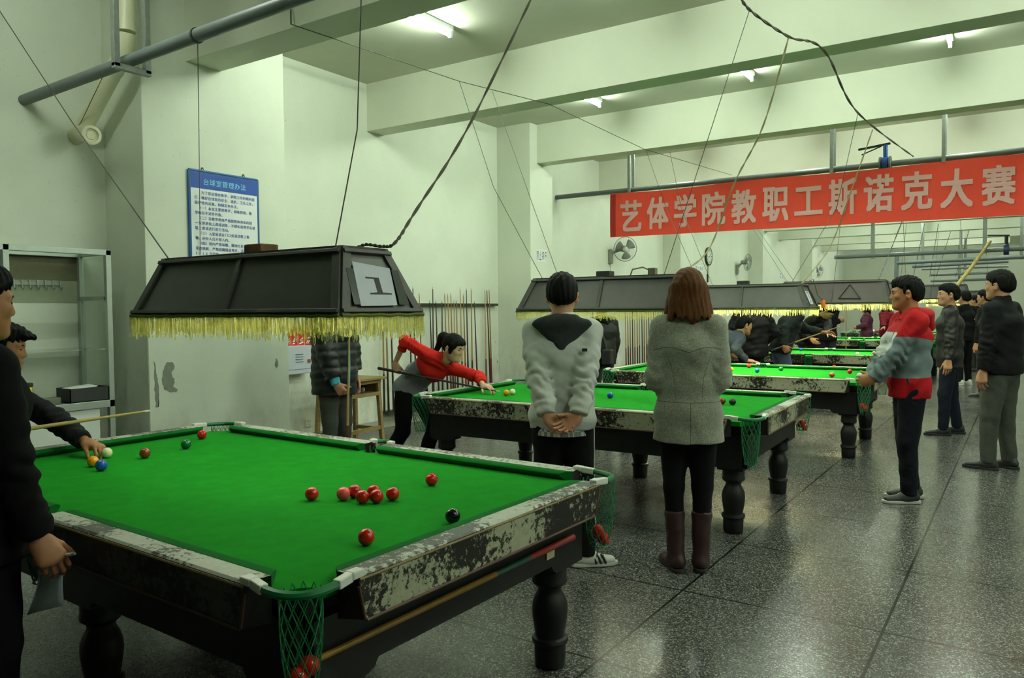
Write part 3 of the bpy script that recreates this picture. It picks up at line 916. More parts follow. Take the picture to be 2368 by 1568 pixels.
# ------------------------------------------------------------------ ceiling lights
M_TUBE = emitter('fluorescent_tube', (0.87, 1.0, 0.85), TUBE_POWER)
M_BATTEN = plain('white_batten', (214, 220, 214), .45)
rows = [5.46, 8.66, 11.75, 14.9, 18.1, 21.3, 24.5, 27.7, 31, 34.2]
colx = [-4.77, -2.75, -.70, 1.35, 3.4, 5.4]
names_r = ['bay in front of the banner beam', 'second bay under the ceiling', 'bay of the banner pipe']
first = None
for ri, y in enumerate(rows):
    for ci, x in enumerate(colx):
        if ri and ci > 3: continue
        if ri >= 4 and ci > 2: continue
        if first is None:
            o = thing('ceiling_light', 'x', 'light', (0, 0, 0))
            m = MB(); m.box(-.028, .028, -.62, .62, ZC - .045, ZC + .0); m.build('batten', M_BATTEN, o, False, .004)
            for s in (-1, 1):
                m = MB(); m.box(-.017, .017, s * .60 - .014, s * .60 + .014, ZC - .115, ZC - .044); m.build('lamp_holder', M_WHITEPLASTIC, o, False, .003)
            m = MB(); m.tube([(0, -.59, ZC - .092), (0, .59, ZC - .092)], .0135, 10); m.build('tube', M_TUBE, o)
            first = o
        else: o = copy_tree(first)
        o.location = (x, y, 0)
        o['group'] = 'fluorescent ceiling lights'
        LIGHT0 = first
        if ri == 0:
            o['label'] = ['lit fluorescent tube light on the ceiling nearest the big beam, left of the twisted cord', 'lit fluorescent tube cut off by the top edge right of the twisted cord'][ci] if ci < 2 else 'lit fluorescent tube light outside the picture in the nearest lit bay'
        elif ri == 1:
            o['label'] = 'lit fluorescent tube light on the ceiling behind the second beam, ' + ['left one of three', 'middle one of three', 'right one of three', 'one beyond the right edge'][ci]
        else:
            o['label'] = 'fluorescent tube light on the far ceiling behind the red banner'

for x, y in ((-4.77, 2.1), (1.35, 2.1), (3.4, 2.1)):
    o = copy_tree(first); o.location = (x, y, 0); o['group'] = 'fluorescent ceiling lights'; o['label'] = 'fluorescent tube light on the ceiling above and right of the picture, before the first beam'
# ------------------------------------------------------------------ snooker tables
PL, PW, ZN, ZB = 2.589, 1.4697, .798, .765       # nose to nose length and width, nose height, bed height
HL, HW = PL / 2, PW / 2


def bed_mesh():
    pts = []
    ex = .045; rc = .062; rm = .050
    def arc(cx, cy, r, a0, a1, n=10):
        return [(cx + r * math.cos(math.radians(a0 + (a1 - a0) * i / n)), cy + r * math.sin(math.radians(a0 + (a1 - a0) * i / n))) for i in range(n + 1)]
    X, Y = HL + ex, HW + ex
    # corners notch as a quarter-ish bite, middles as a half bite
    pts += arc(X - .004, -Y + .004, rc, 180, 90)
    pts += arc(X - .004, Y - .004, rc, 270, 180)
    pts += arc(0, Y + .006, rm, 360, 180)
    pts += arc(-X + .004, Y - .004, rc, 0, -90)
    pts += arc(-X + .004, -Y + .004, rc, 90, 0)
    pts += arc(0, -Y - .006, rm, 180, 0)
    m = MB(); m.prism(pts, (0, 0, ZB - .03), (1, 0, 0), (0, 1, 0), (0, 0, 1), .03)
    return m


def side(q, ax):
    """frame of a rail: returns f(along, out, z) -> local point.  ax 'x': long side at y=q*HW, 'y': end at x=q*HL"""
    if ax == 'x': return lambda s, o, z: (s * q, q * (HW + o), z)
    return lambda s, o, z: (q * (HL + o), -s * q, z)


def rail_parts(f, s0, s1, c0, c1, dark):
    """one rail from s0 to s1; c0, c1 = how far the cushion nose stops short of the rail ends"""
    m = MB()
    zt, zs = ZN + .004, .668
    prof = [(.046, zt - .003), (.118, zt), (.126, zt - .006), (.128, zt - .016), (.122, zs + .004), (.10, zs), (.046, zs)]
    n = len(prof); A = []; B = []
    for o, z in prof:
        sh = .030 * max(0, min(1, (zt - z) / .13)) if o > .09 else 0
        A.append(f(s0 + sh, o, z)); B.append(f(s1 - sh, o, z))
    m.add(A + B, [tuple(range(n))[::-1], tuple(range(n, 2 * n))] + [(i, (i + 1) % n, n + (i + 1) % n, n + i) for i in range(n)])
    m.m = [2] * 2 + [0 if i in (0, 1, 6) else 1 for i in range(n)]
    rail = m
    b = MB()
    b.tube([f(s0 + .006, .1275, zt - .012), f(s1 - .006, .1275, zt - .012)], .0042, 6)
    t = MB()
    t.tube([f(s0 + .034, .122, zs + .002), f(s1 - .034, .122, zs + .002)], .0052, 6)
    t.tube([f(s0 + .004, .1265, zt - .03), f(s0 + .030, .1225, zs + .006)], .0045, 6); t.tube([f(s1 - .004, .1265, zt - .03), f(s1 - .030, .1225, zs + .006)], .0045, 6)
    c = MB()
    cp = [(.047, zt - .002, 0), (.020, zt - .001, .5), (.004, ZN - .002, .92), (0, ZN - .008, 1), (.003, ZN - .015, .95), (.022, ZB + .0005, .6), (.047, ZB + .0005, 0)]
    rows = []
    L = s1 - s0
    for k in (0, 1):
        rows.append([f((s0 + c0 * w) if k == 0 else (s1 - c1 * w), o, z) for o, z, w in cp])
    n = len(cp)
    c.add(rows[0] + rows[1], [tuple(range(n))[::-1], tuple(range(n, 2 * n))] + [(i, (i + 1) % n, n + (i + 1) % n, n + i) for i in range(n)])
    return rail, b, t, c


LEG = [(.058, 0), (.064, .008), (.066, .05), (.066, .098), (.074, .102), (.078, .112), (.074, .124), (.062, .130), (.062, .14), (.067, .165), (.074, .21), (.076, .24), (.073, .27), (.064, .295),
       (.053, .315), (.050, .328), (.053, .34), (.066, .350), (.074, .358), (.075, .372), (.072, .38), (.072, .425), (.070, .45)]


def net_mesh(c, r0, r1, z0, z1, strands=9, sq=1.0, ang=0, rt=.0017):
    m = MB(); n = 12
    ca, sa = math.cos(ang), math.sin(ang)
    for dr in (-1, 1):
        for k in range(strands):
            pts = []
            for i in range(n + 1):
                t = i / n; a = 2 * math.pi * (k / strands) + dr * t * 2.2
                r = r0 + (r1 - r0) * t ** .8; sag = .012 * math.sin(t * 3.1)
                x, y = (r + sag) * math.cos(a), (r + sag) * math.sin(a) * sq
                pts.append((c[0] + ca * x - sa * y, c[1] + sa * x + ca * y, z0 + (z1 - z0) * t))
            m.tube(pts, rt, 4, cap=False)
    for k in range(3):
        a = k * 2.1 + .4; m.tube([(c[0] + r1 * .5 * math.cos(a), c[1] + r1 * .5 * math.sin(a), z1), (c[0] + .012 * math.cos(a), c[1] + .012 * math.sin(a), z1 - .018), (c[0] + .02 * math.cos(a), c[1] + .02 * math.sin(a), z1 - .05)], rt, 4)
    m.tube([(c[0] + r1 * math.cos(a), c[1] + r1 * math.sin(a), z1 + .001) for a in np.linspace(0, 6.283, 12)[:-1]], rt * 1.6, 4, closed=True)
    return m


def make_table(label):
    t = thing('snooker_table', label, 'table', (0, 0, 0))
    bed_mesh().build('cloth_bed', M_CLOTH, t, False)
    spans = [('x', -1, -HL + .075, -.055), ('x', -1, .055, HL - .075), ('x', 1, -HL + .075, -.055), ('x', 1, .055, HL - .075), ('y', -1, -HW + .075, HW - .075), ('y', 1, -HW + .075, HW - .075)]
    for ax, q, s0, s1 in spans:
        f = side(q, ax)
        corner0 = abs(s0) > .2; corner1 = abs(s1) > .2
        r, b, tr, c = rail_parts(f, s0, s1, .038 if corner0 else .018, .038 if corner1 else .018, False)
        dark = ax == 'x' and q == -1
        ro = r.build('rail', [M_RAILTOP, M_RAILSIDE, M_BLACKWOOD], t, False)
        b.build('gold_bead', M_BEAD, ro); tr.build('lower_moulding', M_BROWNTRIM, ro)
        c.build('cushion', M_CUSH, t, True, 0, 50)
    # apron frame with stepped lower edge
    for ax, q in (('x', -1), ('x', 1), ('y', -1), ('y', 1)):
        f = side(q, ax); h = (HL if ax == 'x' else HW) - .02
        pr = [(-h, .668), (h, .668), (h, .45), (h - .20, .45), (h - .225, .462), (h - .24, .485)]
        if ax == 'x': pr += [(.17, .485), (.155, .462), (.13, .45), (-.13, .45), (-.155, .462), (-.17, .485)]
        pr += [(-h + .24, .485), (-h + .225, .462), (-h + .20, .45), (-h, .45)]
        m = MB(); n = len(pr)
        vs = [f(s, .012, z) for s, z in pr] + [f(s, -.012, z) for s, z in pr]
        m.add(vs, [tuple(range(n))[::-1], tuple(range(n, 2 * n))] + [(i, (i + 1) % n, n + (i + 1) % n, n + i) for i in range(n)])
        m.build('apron', M_BLACKWOOD, t, False)
    m = MB(); m.box(-HL, HL, -HW, HW, .69, ZB - .031); m.build('slate_frame', M_BLACKWOOD, t, False)
    for sx in (-1, 0, 1):
        for sy in (-1, 1):
            x, y = sx * (HL - .10), sy * (HW - .10)
            m = MB(); m.box(x - .085, x + .085, y - .085, y + .085, .43, .69)
            m.lathe(LEG, 28, (x, y, 0))
            m.build('leg', M_BLACKWOOD, t, True, 0, 35)
    # pockets
    for sx in (-1, 1):
        for sy in (-1, 1):
            c = V(sx * (HL + .028), sy * (HW + .028), 0); o = unit(V(sx, sy, 0)); ang = math.atan2(sy, sx)
            e0 = V(sx * (HL - .072), sy * (HW + .110), ZN + .002); e1 = V(sx * (HL + .110), sy * (HW - .072), ZN + .002)
            mid = c + o * .088 + V(0, 0, ZN - .006)
            arc = [e0 + (mid - e0) * 0, ]
            P0, P2 = e0, e1; P1 = 2 * mid - (P0 + P2) / 2
            arc = [(1 - u) ** 2 * P0 + 2 * u * (1 - u) * P1 + u * u * P2 for u in np.linspace(.16, .84, 15)]
            m = MB(); rr = [.0115 + .0012 * (i % 2) for i in range(57)]
            fine = [(1 - u) ** 2 * P0 + 2 * u * (1 - u) * P1 + u * u * P2 for u in np.linspace(.15, .85, 57)]
            m.tube(fine, rr, 8); pk = m.build('pocket', M_COIL, t)
            for e, dv in ((e0, V(sx, 0, 0)), (e1, V(0, sy, 0))):
                m = MB(); k = fine[0] if e is e0 else fine[-1]
                m.bar(e - dv * .03 + V(0, 0, .003), e + dv * .012 + V(0, 0, .003), .034, .022); m.bar(e + dv * .008, k, .026, .026)
                m.build('bracket', M_WHITEPLASTIC, pk, False, .004)
            net_mesh(c + o * .035, .070, .040, ZN - .012, .50, 12, .8, ang).build('net', M_NET, pk)
    for sy in (-1, 1):
        c = V(0, sy * (HW + .075), 0)
        e0 = V(-.052, sy * (HW + .118), ZN + .002); e1 = V(.052, sy * (HW + .118), ZN + .002); P1 = V(0, sy * (HW + .20), ZN)
        m = MB(); fine = [(1 - u) ** 2 * e0 + 2 * u * (1 - u) * P1 + u * u * e1 for u in np.linspace(.06, .94, 45)]
        m.tube(fine, [.0105 + .0012 * (i % 2) for i in range(45)], 8); pk = m.build('pocket', M_COIL, t)
        for e, k, q in ((e0, fine[0], -1), (e1, fine[-1], 1)):
            m = MB(); m.bar(e + V(q * .03, 0, .003), e + V(-q * .006, 0, .003), .032, .022); m.bar(e, k, .024, .024); m.build('bracket', M_WHITEPLASTIC, pk, False, .004)
        net_mesh(c + V(0, sy * .02, 0), .054, .034, ZN - .012, .55, 9, .9).build('net', M_NET, pk)
    return t


table_labels = ['worn snooker table nearest the camera under lamp number 1', 'snooker table behind the man in the pale grey jacket and woman in the tweed coat',
                'third snooker table from the camera under lamp number 3 with a yellow ball', 'fourth snooker table with a white and a pink ball behind the number 3 table',
                'fifth snooker table with a green middle pocket beyond the blurred cue player', 'farthest snooker table where yellow objects lie']
TAB = []
c1 = V(-4.138, 2.906, 0); 


def centre(c, th):
    return V(c[0] + math.cos(th) * HL + math.sin(th) * HW, c[1] + math.sin(th) * HL - math.cos(th) * HW, 0)


TH1, TH2 = math.radians(-1.57), math.radians(1.8)
TPOS = [(*centre((-4.138, 2.906), TH1)[:2], TH1), (*centre((-4.142, 6.345), TH2)[:2], TH2), (-2.67, 8.77, math.radians(2.2)), (-2.72, 12.85, math.radians(1)), (-2.85, 18.3, 0), (-2.8, 23.2, 0)]
base = make_table(table_labels[0])
for i, (x, y, th) in enumerate(TPOS):
    o = base if i == 0 else copy_tree(base)
    o.location = (x, y, 0); o.rotation_euler = (0, 0, th); o['label'] = table_labels[i]; o['group'] = 'snooker tables in a row'
    TAB.append(o)
for ch in TAB[0].children:                         # nearest table's near long side: worn dark grey paint, its shade put into the colour
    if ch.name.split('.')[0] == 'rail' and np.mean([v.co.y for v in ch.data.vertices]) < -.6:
        ch.data = ch.data.copy(); ch.data.materials[1] = M_RAILDARK_SHADE


def on_table(i, u, v, z):
    x, y, th = TPOS[i]; return V(x + math.cos(th) * u - math.sin(th) * v, y + math.sin(th) * u + math.cos(th) * v, z)


# white cloth apron drop under the fifth table's middle pocket is part of the net; balls next
RB = .0264
BALLC = {'red': (198, 28, 14), 'white': (226, 232, 186), 'yellow': (236, 156, 12), 'blue': (14, 84, 184), 'brown': (132, 56, 20), 'green': (8, 104, 56), 'pink': (242, 92, 94), 'black': (16, 20, 22)}
ball_first = {}


def ball(col, p, label, group=None, r=RB):
    if col not in ball_first:
        m = MB(); m.sphere((0, 0, 0), RB, 32, 20); o = m.build('snooker_ball', plain(col + '_ball', BALLC[col], .16, spec=.5, coat=.3), None, True, 0, 0); ball_first[col] = o
    else:
        o = ball_first[col].copy(); COL.objects.link(o)
    o.location = tuple(p); o['label'] = label; o['category'] = 'ball'; o['group'] = group or 'snooker balls'
    return o


def pix_ball(col, px, py, label, group=None):
    return ball(col, on_z(px, py, ZB + RB), label, group)


G1 = 'balls on the nearest table'
pix_ball('white', 247, 1047, 'white cue ball held by fingertips on the nearest table', G1)
pix_ball('yellow', 215, 1067, 'yellow ball behind the blue ball on the nearest table', G1)
pix_ball('blue', 234, 1076, 'blue ball touching the yellow one on the nearest table', G1)
pix_ball('brown', 335, 1048, 'brown ball between the white ball and the green ball', G1)
pix_ball('green', 430, 1027, 'green ball near the far left pocket of the nearest table', G1)
pix_ball('red', 467, 1005, 'red ball closest to the far left corner pocket of the nearest table', G1)
for px, py, l in ((721, 1142, 'lone red ball left of the pink ball on the nearest table'), (820, 1136, 'red ball touching the right side of the pink ball'), (838, 1149, 'front left red ball of the tight cluster beside the pink ball'),
                  (864, 1137, 'rearmost red ball of the tight cluster, half hidden'), (871, 1148, 'front right red ball of the tight cluster beside the pink ball'), (908, 1142, 'lone red ball just right of the tight cluster'),
                  (998, 1109, 'red ball nearest the far cushion, right of the cluster'), (847, 1242, 'largest red ball, nearest the front corner pocket')):
    pix_ball('red', px, py, l, G1)
pix_ball('pink', 794, 1142, 'pink ball touching the red cluster on the nearest table', G1)
pix_ball('black', 1047, 1193, 'black ball partly hidden by the end cushion of the nearest table', G1)
G2 = 'balls on the second table'
pix_ball('yellow', 1171, 908, 'orange yellow ball by the bending woman\'s bridge hand', G2)
pix_ball('white', 1185, 906, 'white ball behind the orange yellow ball on the second table', G2)
pix_ball('blue', 1411, 914, 'blue ball on the second table between the two standing people', G2)
pix_ball('black', 1694, 929, 'black ball on the second table right of the tweed coat', G2)
pix_ball('brown', 1670, 927, 'brown ball peeping out beside the tweed coat', G2)
G3 = 'balls on the third table'
for c, px, py, l in (('yellow', 1691, 854, 'yellow ball beside the tweed coat on the third table'), ('red', 1732, 846, 'red ball just below the hand on the third table'), ('blue', 1751, 857, 'blue ball in the middle of the third table'),
                     ('green', 1806, 853, 'green ball on the third table'), ('red', 1929, 849, 'red ball farthest back near the right end of the third table'), ('red', 1965, 859, 'red ball nearest the right corner of the third table'),
                     ('red', 1924, 867, 'red ball half hidden by the front rail of the third table'), ('black', 1990, 851, 'black ball against the far cushion of the third table')):
    pix_ball(c, px, py, l, G3)
G4 = 'balls on the fourth table'
for c, px, py, l in (('blue', 1852, 808, 'blue ball on the fourth table'), ('white', 1983, 818, 'white ball on the fourth table'), ('pink', 2021, 816, 'pink ball on the fourth table beside the red jacket')):
    pix_ball(c, px, py, l, G4)
G5 = 'balls on the fifth table'
for c, u, v, l in (('white', -.42, .1, 'white ball on the fifth table'), ('green', -.1, 0, 'green ball on the fifth table under the upright cue'), ('blue', .5, .0, 'blue ball on the fifth table'), ('red', .85, .2, 'red ball on the fifth table')):
    ball(c, on_table(4, u, v, ZB + RB), l, G5)


def pocket_pos(ti, sx, sy, z):
    k = .053 if sx else .0
    if sx: return on_table(ti, sx * (HL + .053), sy * (HW + .053), z)
    return on_table(ti, 0, sy * (HW + .095), z)


for ti, sx, sy, n, l in ((0, 1, -1, 4, 'red ball potted in the front corner pocket net of the nearest table'), (0, 1, 1, 3, 'red ball potted in the right corner pocket net of the nearest table'),
                         (1, 1, 1, 3, 'red ball potted in the far right pocket net of the second table'), (2, 1, -1, 2, 'red ball potted in the near right pocket net of the third table')):
    for k in range(n):
        p = pocket_pos(ti, sx, sy, .525) + V(.019 * math.cos(k * 2.2 + .5), .019 * math.sin(k * 2.2 + .5), .038 * (k // 1) * .55)
        ball('red', p, l + (', lowest' if k == 0 else ', topmost' if k == n - 1 else (', second lowest' if k == 1 else ', second from top')), 'potted red balls in nets')

# paper tag and rest stick under the end rail of the nearest table
m = MB()
A, B = on_table(0, HL + .028, -HW + .02, .572), on_table(0, HL + .028, HW - .12, .572)
rest = thing('cue_rest', 'long painted rest stick, ochre, green and red, hung under the end rail', 'cue rest', A)
d = (B - A)
for a, b, col, r in ((0, .60, (132, 98, 20), .0095), (.60, .76, (22, 76, 52), .0105), (.76, 1, (150, 34, 24), .012)):
    m = MB(); m.tube([d * a, d * b], [r, r + .001], 10); m.build('shaft', plain('stick_%d' % col[0], col, .45, var=.15, vs=20), rest)['label'] = {132: 'ochre shaft', 22: 'green band', 150: 'red butt'}[col[0]]
m = MB(); p = on_table(0, HL + .014, HW - .30, .522); u = on_table(0, HL + .014, HW - .26, .522) - p
m.prism([(0, 0), (.055, .0), (.06, .05), (.028, .044), (0, .048)], p, unit(u), (0, 0, 1), np.cross(unit(u), (0, 0, 1)), .002)
tag(m.build('paper_tag', plain('cream_tag', (188, 180, 150), .7)), 'torn cream paper tag stuck under the rest stick', 'tag')

# ------------------------------------------------------------------ table lamps
M_LPANEL = plain('lamp_black_panel', (76, 76, 70), .36, spec=.5, var=.12, vs=6)
M_LFRAME = plain('lamp_black_frame', (66, 66, 60), .5, var=.18, vs=14)
n = N('olive_fringe'); t = n.noise(60, 3, .6); r = n.ramp(t, 0, [(.3, lin((206, 208, 126))), (.7, lin((248, 244, 190)))]); n.set(base=(r, 0), rough=.6)
tr_ = n.new('ShaderNodeBsdfTranslucent'); n.link(r, 0, tr_, 0); ms = n.new('ShaderNodeMixShader'); ms.inputs[0].default_value = .45
n.link(n.b, 0, ms, 1); n.link(tr_, 0, ms, 2); n.link(ms, 0, n.t.nodes['Material Output'], 0); M_FRINGE = n.m
M_FBAND = plain('olive_band', (98, 106, 30), .8, var=.3, vs=80)
M_LINSIDE = plain('lamp_white_inside', (232, 236, 222), .6)
M_LTUBE = emitter('table_lamp_tube', (1.0, .93, .55), LAMP_POWER)
M_LTUBE_DIM = emitter('dim_table_lamp_tube', (1.0, .96, .70), LAMP_POWER * .11)


def make_lamp(label, x, y, z, rz=0, LB=1.45, LT=1.245, WB=.47, WT=.255, Hh=.272, lit=False, fine=1.0, fr=(.058, .104), number=None, block=True):
    t = thing('billiard_lamp', label, 'lamp', (x, y, z), rz, 'lamps hung over the tables')
    bx, by, tx, ty = LB / 2, WB / 2, LT / 2, WT / 2
    Bc = [(-bx, -by, 0), (bx, -by, 0), (bx, by, 0), (-bx, by, 0)]; Tc = [(-tx, -ty, Hh), (tx, -ty, Hh), (tx, ty, Hh), (-tx, ty, Hh)]
    Bc, Tc = [V(*p) for p in Bc], [V(*p) for p in Tc]
    th = .010
    for i in range(4):
        j = (i + 1) % 4
        n = unit(np.cross(Bc[j] - Bc[i], Tc[i] - Bc[i])); ins = -n * th
        m = MB(); m.hexa([Bc[i], Bc[j], Tc[j], Tc[i]], [Bc[i] + ins, Bc[j] + ins, Tc[j] + ins, Tc[i] + ins])
        m.m = [0, 1, 0, 0, 0, 0]
        m.build('side_panel', [M_LPANEL, M_LINSIDE], t, False)
    fr_ = MB(); w = .042
    for i in range(4):
        j = (i + 1) % 4
        n = unit(np.cross(Bc[j] - Bc[i], Tc[i] - Bc[i])); o = n * .004
        fr_.bar(Bc[i] + o + (Tc[i] - Bc[i]) * .06, Bc[j] + o + (Tc[j] - Bc[j]) * .06, .016, w * .8, n); fr_.bar(Tc[i] + o - (Tc[i] - Bc[i]) * .06, Tc[j] + o - (Tc[j] - Bc[j]) * .06, .016, w * .8, n)
        inn = unit(Bc[j] - Bc[i]) * w * .5
        fr_.bar(Bc[i] + inn + o, Tc[i] + inn + o, .016 if 0 else w, .016, n); fr_.bar(Bc[j] - inn + o, Tc[j] - inn + o, w, .016, n)
        if i in (0, 2):
            a, b = (Bc[i] + Bc[j]) / 2, (Tc[i] + Tc[j]) / 2; fr_.bar(a + o, b + o, .030, .016, n)
    fr_.build('frame', M_LFRAME, t, False, .002)
    m = MB(); m.box(-tx, tx, -ty, ty, Hh - .002, Hh + .010); m.build('top_board', M_LFRAME, t, False)
    m = MB(); m.box(-tx + .02, tx - .02, -ty + .02, ty - .02, Hh - .014, Hh - .006); m.build('reflector', M_LINSIDE, t, False)
    for s in (-1, 1):
        m = MB(); m.tube([(-bx + .13, s * .06, .10), (bx - .13, s * .06, .10)], .013, 8); m.build('tube', M_LTUBE if lit else M_LTUBE_DIM, t)
    m = MB(); r = random.Random(int(abs(y) * 100))
    for i in range(4):
        j = (i + 1) % 4; a, b = Bc[i], Bc[j]; n = unit(V((a[0] + b[0]) / 2 * (abs(a[0] - b[0]) < .01), (a[1] + b[1]) / 2 * (abs(a[1] - b[1]) < .01), 0)); L = np.linalg.norm(b - a)
        k = max(4, int(L / .05)); pts = [a + (b - a) * q / k + n * .007 + V(0, 0, .004 - .004 * (q % 2) * r.random()) for q in range(k + 1)]
        m.tube(pts, .008, 6)
    m.build('band', M_FBAND, t)
    m = MB(); step = .0058 * fine
    for i in range(4):
        j = (i + 1) % 4; a, b = Bc[i], Bc[j]; L = np.linalg.norm(b - a); d = (b - a) / L; n = unit(np.cross(d, (0, 0, 1)))
        q = 0.0
        while q < L:
            l = r.uniform(*fr) * (1.12 if r.random() < .12 else 1) * (1 if r.random() > .04 else .3); p = a + d * q + n * (.006 + r.uniform(-.004, .005)); wv = .0035 * fine
            sw = r.uniform(-.006, .006); ny = n * r.uniform(-.006, .006)
            if fine < 2:
                pts = [p - d * wv * .7, p - d * wv + d * sw * .5 + V(0, 0, -l * .5), p - d * wv * 1.1 + d * sw + ny + V(0, 0, -l * .93), p + d * sw + ny + V(0, 0, -l), p + d * wv * 1.1 + d * sw + ny + V(0, 0, -l * .93), p + d * wv + d * sw * .5 + V(0, 0, -l * .5), p + d * wv * .7]
                m.tube(pts, .00125, 3, cap=False)
            else:
                m.tube([p, p + d * sw + ny + V(0, 0, -l)], .0016 * fine ** .5, 3, cap=False)
            q += step * r.uniform(.6, 1.4)
    o = m.build('fringe', M_FRINGE, t); o['kind'] = 'stuff'
    if block:
        m = MB(); m.box(-.10, .02, -.05, .05, Hh + .010, Hh + .055); m.build('ballast_box', plain('worn_brown_box', (112, 78, 34), .7, var=.5, vs=16) if number == '1' else plain('dark_box', (44, 46, 42), .6), t, False, .005)
    if number:
        i, j = 1, 2; a = V(bx, 0, 0); b = V(tx, 0, Hh); up = unit(b - a); n = unit(np.cross((0, 1, 0), up)); o = a + n * .0125
        w, h, dv = (.103, .176, .02) if number == '1' else (.085, .15, .05)
        c = o + up * (Hh * .47) + V(0, 1, 0) * (.0 if number == '1' else -.07)
        sk = .0 
        m = MB(); m.prism([(-w - .022, -h * .52), (w * 1.02 - .022, -h * .50), (w * .98, h * .44), (-w * 1.02, h * .56)] if number == '1' else [(-w, -h * .52), (w, -h * .50), (w, h * .48), (-w, h * .52)], c, (0, 1, 0), up, n, .0015)
        sh = m.build('number_sheet', plain('lilac_white_paper', (206, 210, 220), .6, var=.05, vs=9), t, False)
        m = MB(); S_ = 1.0; c2 = c + n * .0018
        if number == '1':
            for poly in ([(-.012, -.034), (.018, -.034), (.018, .030), (-.012, .030)], [(-.058, .027), (.018, .025), (.018, .032), (-.058, .034)], [(-.056, -.042), (.068, -.042), (.068, -.036), (.024, -.033), (-.018, -.033), (-.056, -.036)]):
                m.prism(poly, c2, (0, 1, 0), up, n, .0006)
        else:
            pts = [(-.030, .052), (-.012, .062), (.012, .060), (.022, .042), (.012, .022), (-.006, .012), (.016, .004), (.028, -.018), (.016, -.045), (-.010, -.052), (-.030, -.040)]
            for q in range(len(pts) - 1):
                m.bar(c2 + V(0, 1, 0) * pts[q][0] + up * pts[q][1], c2 + V(0, 1, 0) * pts[q + 1][0] + up * pts[q + 1][1], .0012, .009, V(0, 1, 0) if 0 else np.cross(n, unit(V(0, 1, 0) * (pts[q + 1][0] - pts[q][0]) + up * (pts[q + 1][1] - pts[q][1]))))
        m.build('numeral', M_BLACK, sh, False)
        if number == '1':
            for s in (-1, 1):                           # strips of clear tape at both sides of the sheet
                m = MB(); m.prism([(-.03, -.085), (.03, -.085), (.02, .07), (-.02, .07)], c + V(0, 1, 0) * s * .128, (0, 1, 0), up, n, .0009); m.build('tape', plain('glossy_tape', (66, 68, 66), .15), sh, False)
    return t


LZ = 1.483
make_lamp('black hooded lamp with number 1 sheet and olive fringe, nearest the camera', -2.886, 2.30, LZ, math.radians(-.6), number='1')
make_lamp('black fringed lamp above the man in the pale grey jacket', -2.83, 5.66, LZ, math.radians(1.0), LB=1.50, LT=1.29, fine=1.3, fr=(.035, .075))
make_lamp('black fringed lamp with number 3 sheet, lit underneath', -2.66, 8.80, LZ, math.radians(1), LB=1.46, WB=.52, WT=.33, fine=2.2, fr=(.035, .080), lit=True, number='3')
L4 = make_lamp('lit black lamp with a triangular ball frame leaning on it', -2.50, 12.8, LZ + .06, 0, LB=1.62, LT=1.45, WB=.55, Hh=.36, fine=2.6, lit=True, block=False)
make_lamp('dark lamp seen behind the boy in the red and grey jacket', on_y(2106, 690, 18)[0] - .85, 18.3, LZ + .14, 0, LB=1.7, LT=1.5, Hh=.40, fine=3.4, lit=True, block=False)
make_lamp('dark far lamp left of the man in the leather jacket', on_y(2243, 690, 23)[0] - .9, 23.2, LZ + .20, 0, LB=1.8, LT=1.6, Hh=.38, fine=3.6, lit=True, block=False)
make_lamp('farthest dark lamp behind the leather jacket man\'s head', on_y(2298, 690, 27)[0] - .9, 27.5, LZ + .10, 0, LB=1.8, LT=1.6, Hh=.38, fine=3.6, lit=True, block=False)
# ball triangle hanging on the front of the fourth lamp
m = MB(); yb = 12.8 - .275 + .03
tri = [on_y(1963, 657, yb), on_y(1940, 690, yb + 0), on_y(1990, 691, yb + 0)]
tri = [p + V(0, (p[2] - LZ - .06) * .42 - .035, 0) for p in tri]
q = tri[0]; m.tube([t_ - q for t_ in tri], .016, 8, closed=True)
o = m.build('ball_triangle', M_LFRAME); o.location = tuple(q); tag(o, 'black triangular ball frame hooked on the lit fourth lamp', 'ball rack')
# ------------------------------------------------------------------ writing
def text_mesh(body, size=1.0, bold=0.0, extrude=0.0):
    cu = bpy.data.curves.new('lettering', 'FONT'); cu.body = body; cu.size = size; cu.offset = bold; cu.extrude = extrude; cu.resolution_u = 3
    o = bpy.data.objects.new('lettering', cu); COL.objects.link(o)
    dg = bpy.context.evaluated_depsgraph_get()
    me = bpy.data.meshes.new_from_object(o.evaluated_get(dg))
    v = np.array([tuple(p.co) for p in me.vertices]) if len(me.vertices) else np.zeros((0, 3)); f = [tuple(p.vertices) for p in me.polygons]
    bpy.data.objects.remove(o); bpy.data.curves.remove(cu); bpy.data.meshes.remove(me)
    return v, f


def glyph_fit(ch, w, h, bold=0.0):
    """one character scaled into a w x h cell, centred on 0"""
    v, f = text_mesh(ch, 1.0, bold)
    if len(v) == 0: return v, f
    lo, hi = v.min(0), v.max(0); s = np.array([w / max(hi[0] - lo[0], .2), h / max(hi[1] - lo[1], .2), 0])
    return (v - (lo + hi) / 2) * s, f


# ------------------------------------------------------------------ banner across the hall and its pipe
YB = 11.5
tl, tr = on_y(1412, 450, YB), on_y(2368, 356, YB); bl, br = on_y(1414, 549, YB), on_y(2368, 497, YB)
M_BANNER = plain('red_banner_cloth', (240, 74, 52), .7, var=.05, vs=5, bump=.1, bs=200)
M_BCHAR = plain('pale_pink_lettering', (224, 172, 168), .55)


def wavey(x, z):
    return .014 * math.sin(x * 3.1 + z * 1.2) + .003 * math.sin(x * 7.7 - z * 3) + .004 * math.sin(z * 6 + x * 1.3)


def bpt(x, z, off=0.0):
    return V(x, YB + wavey(x, z) - off, z)


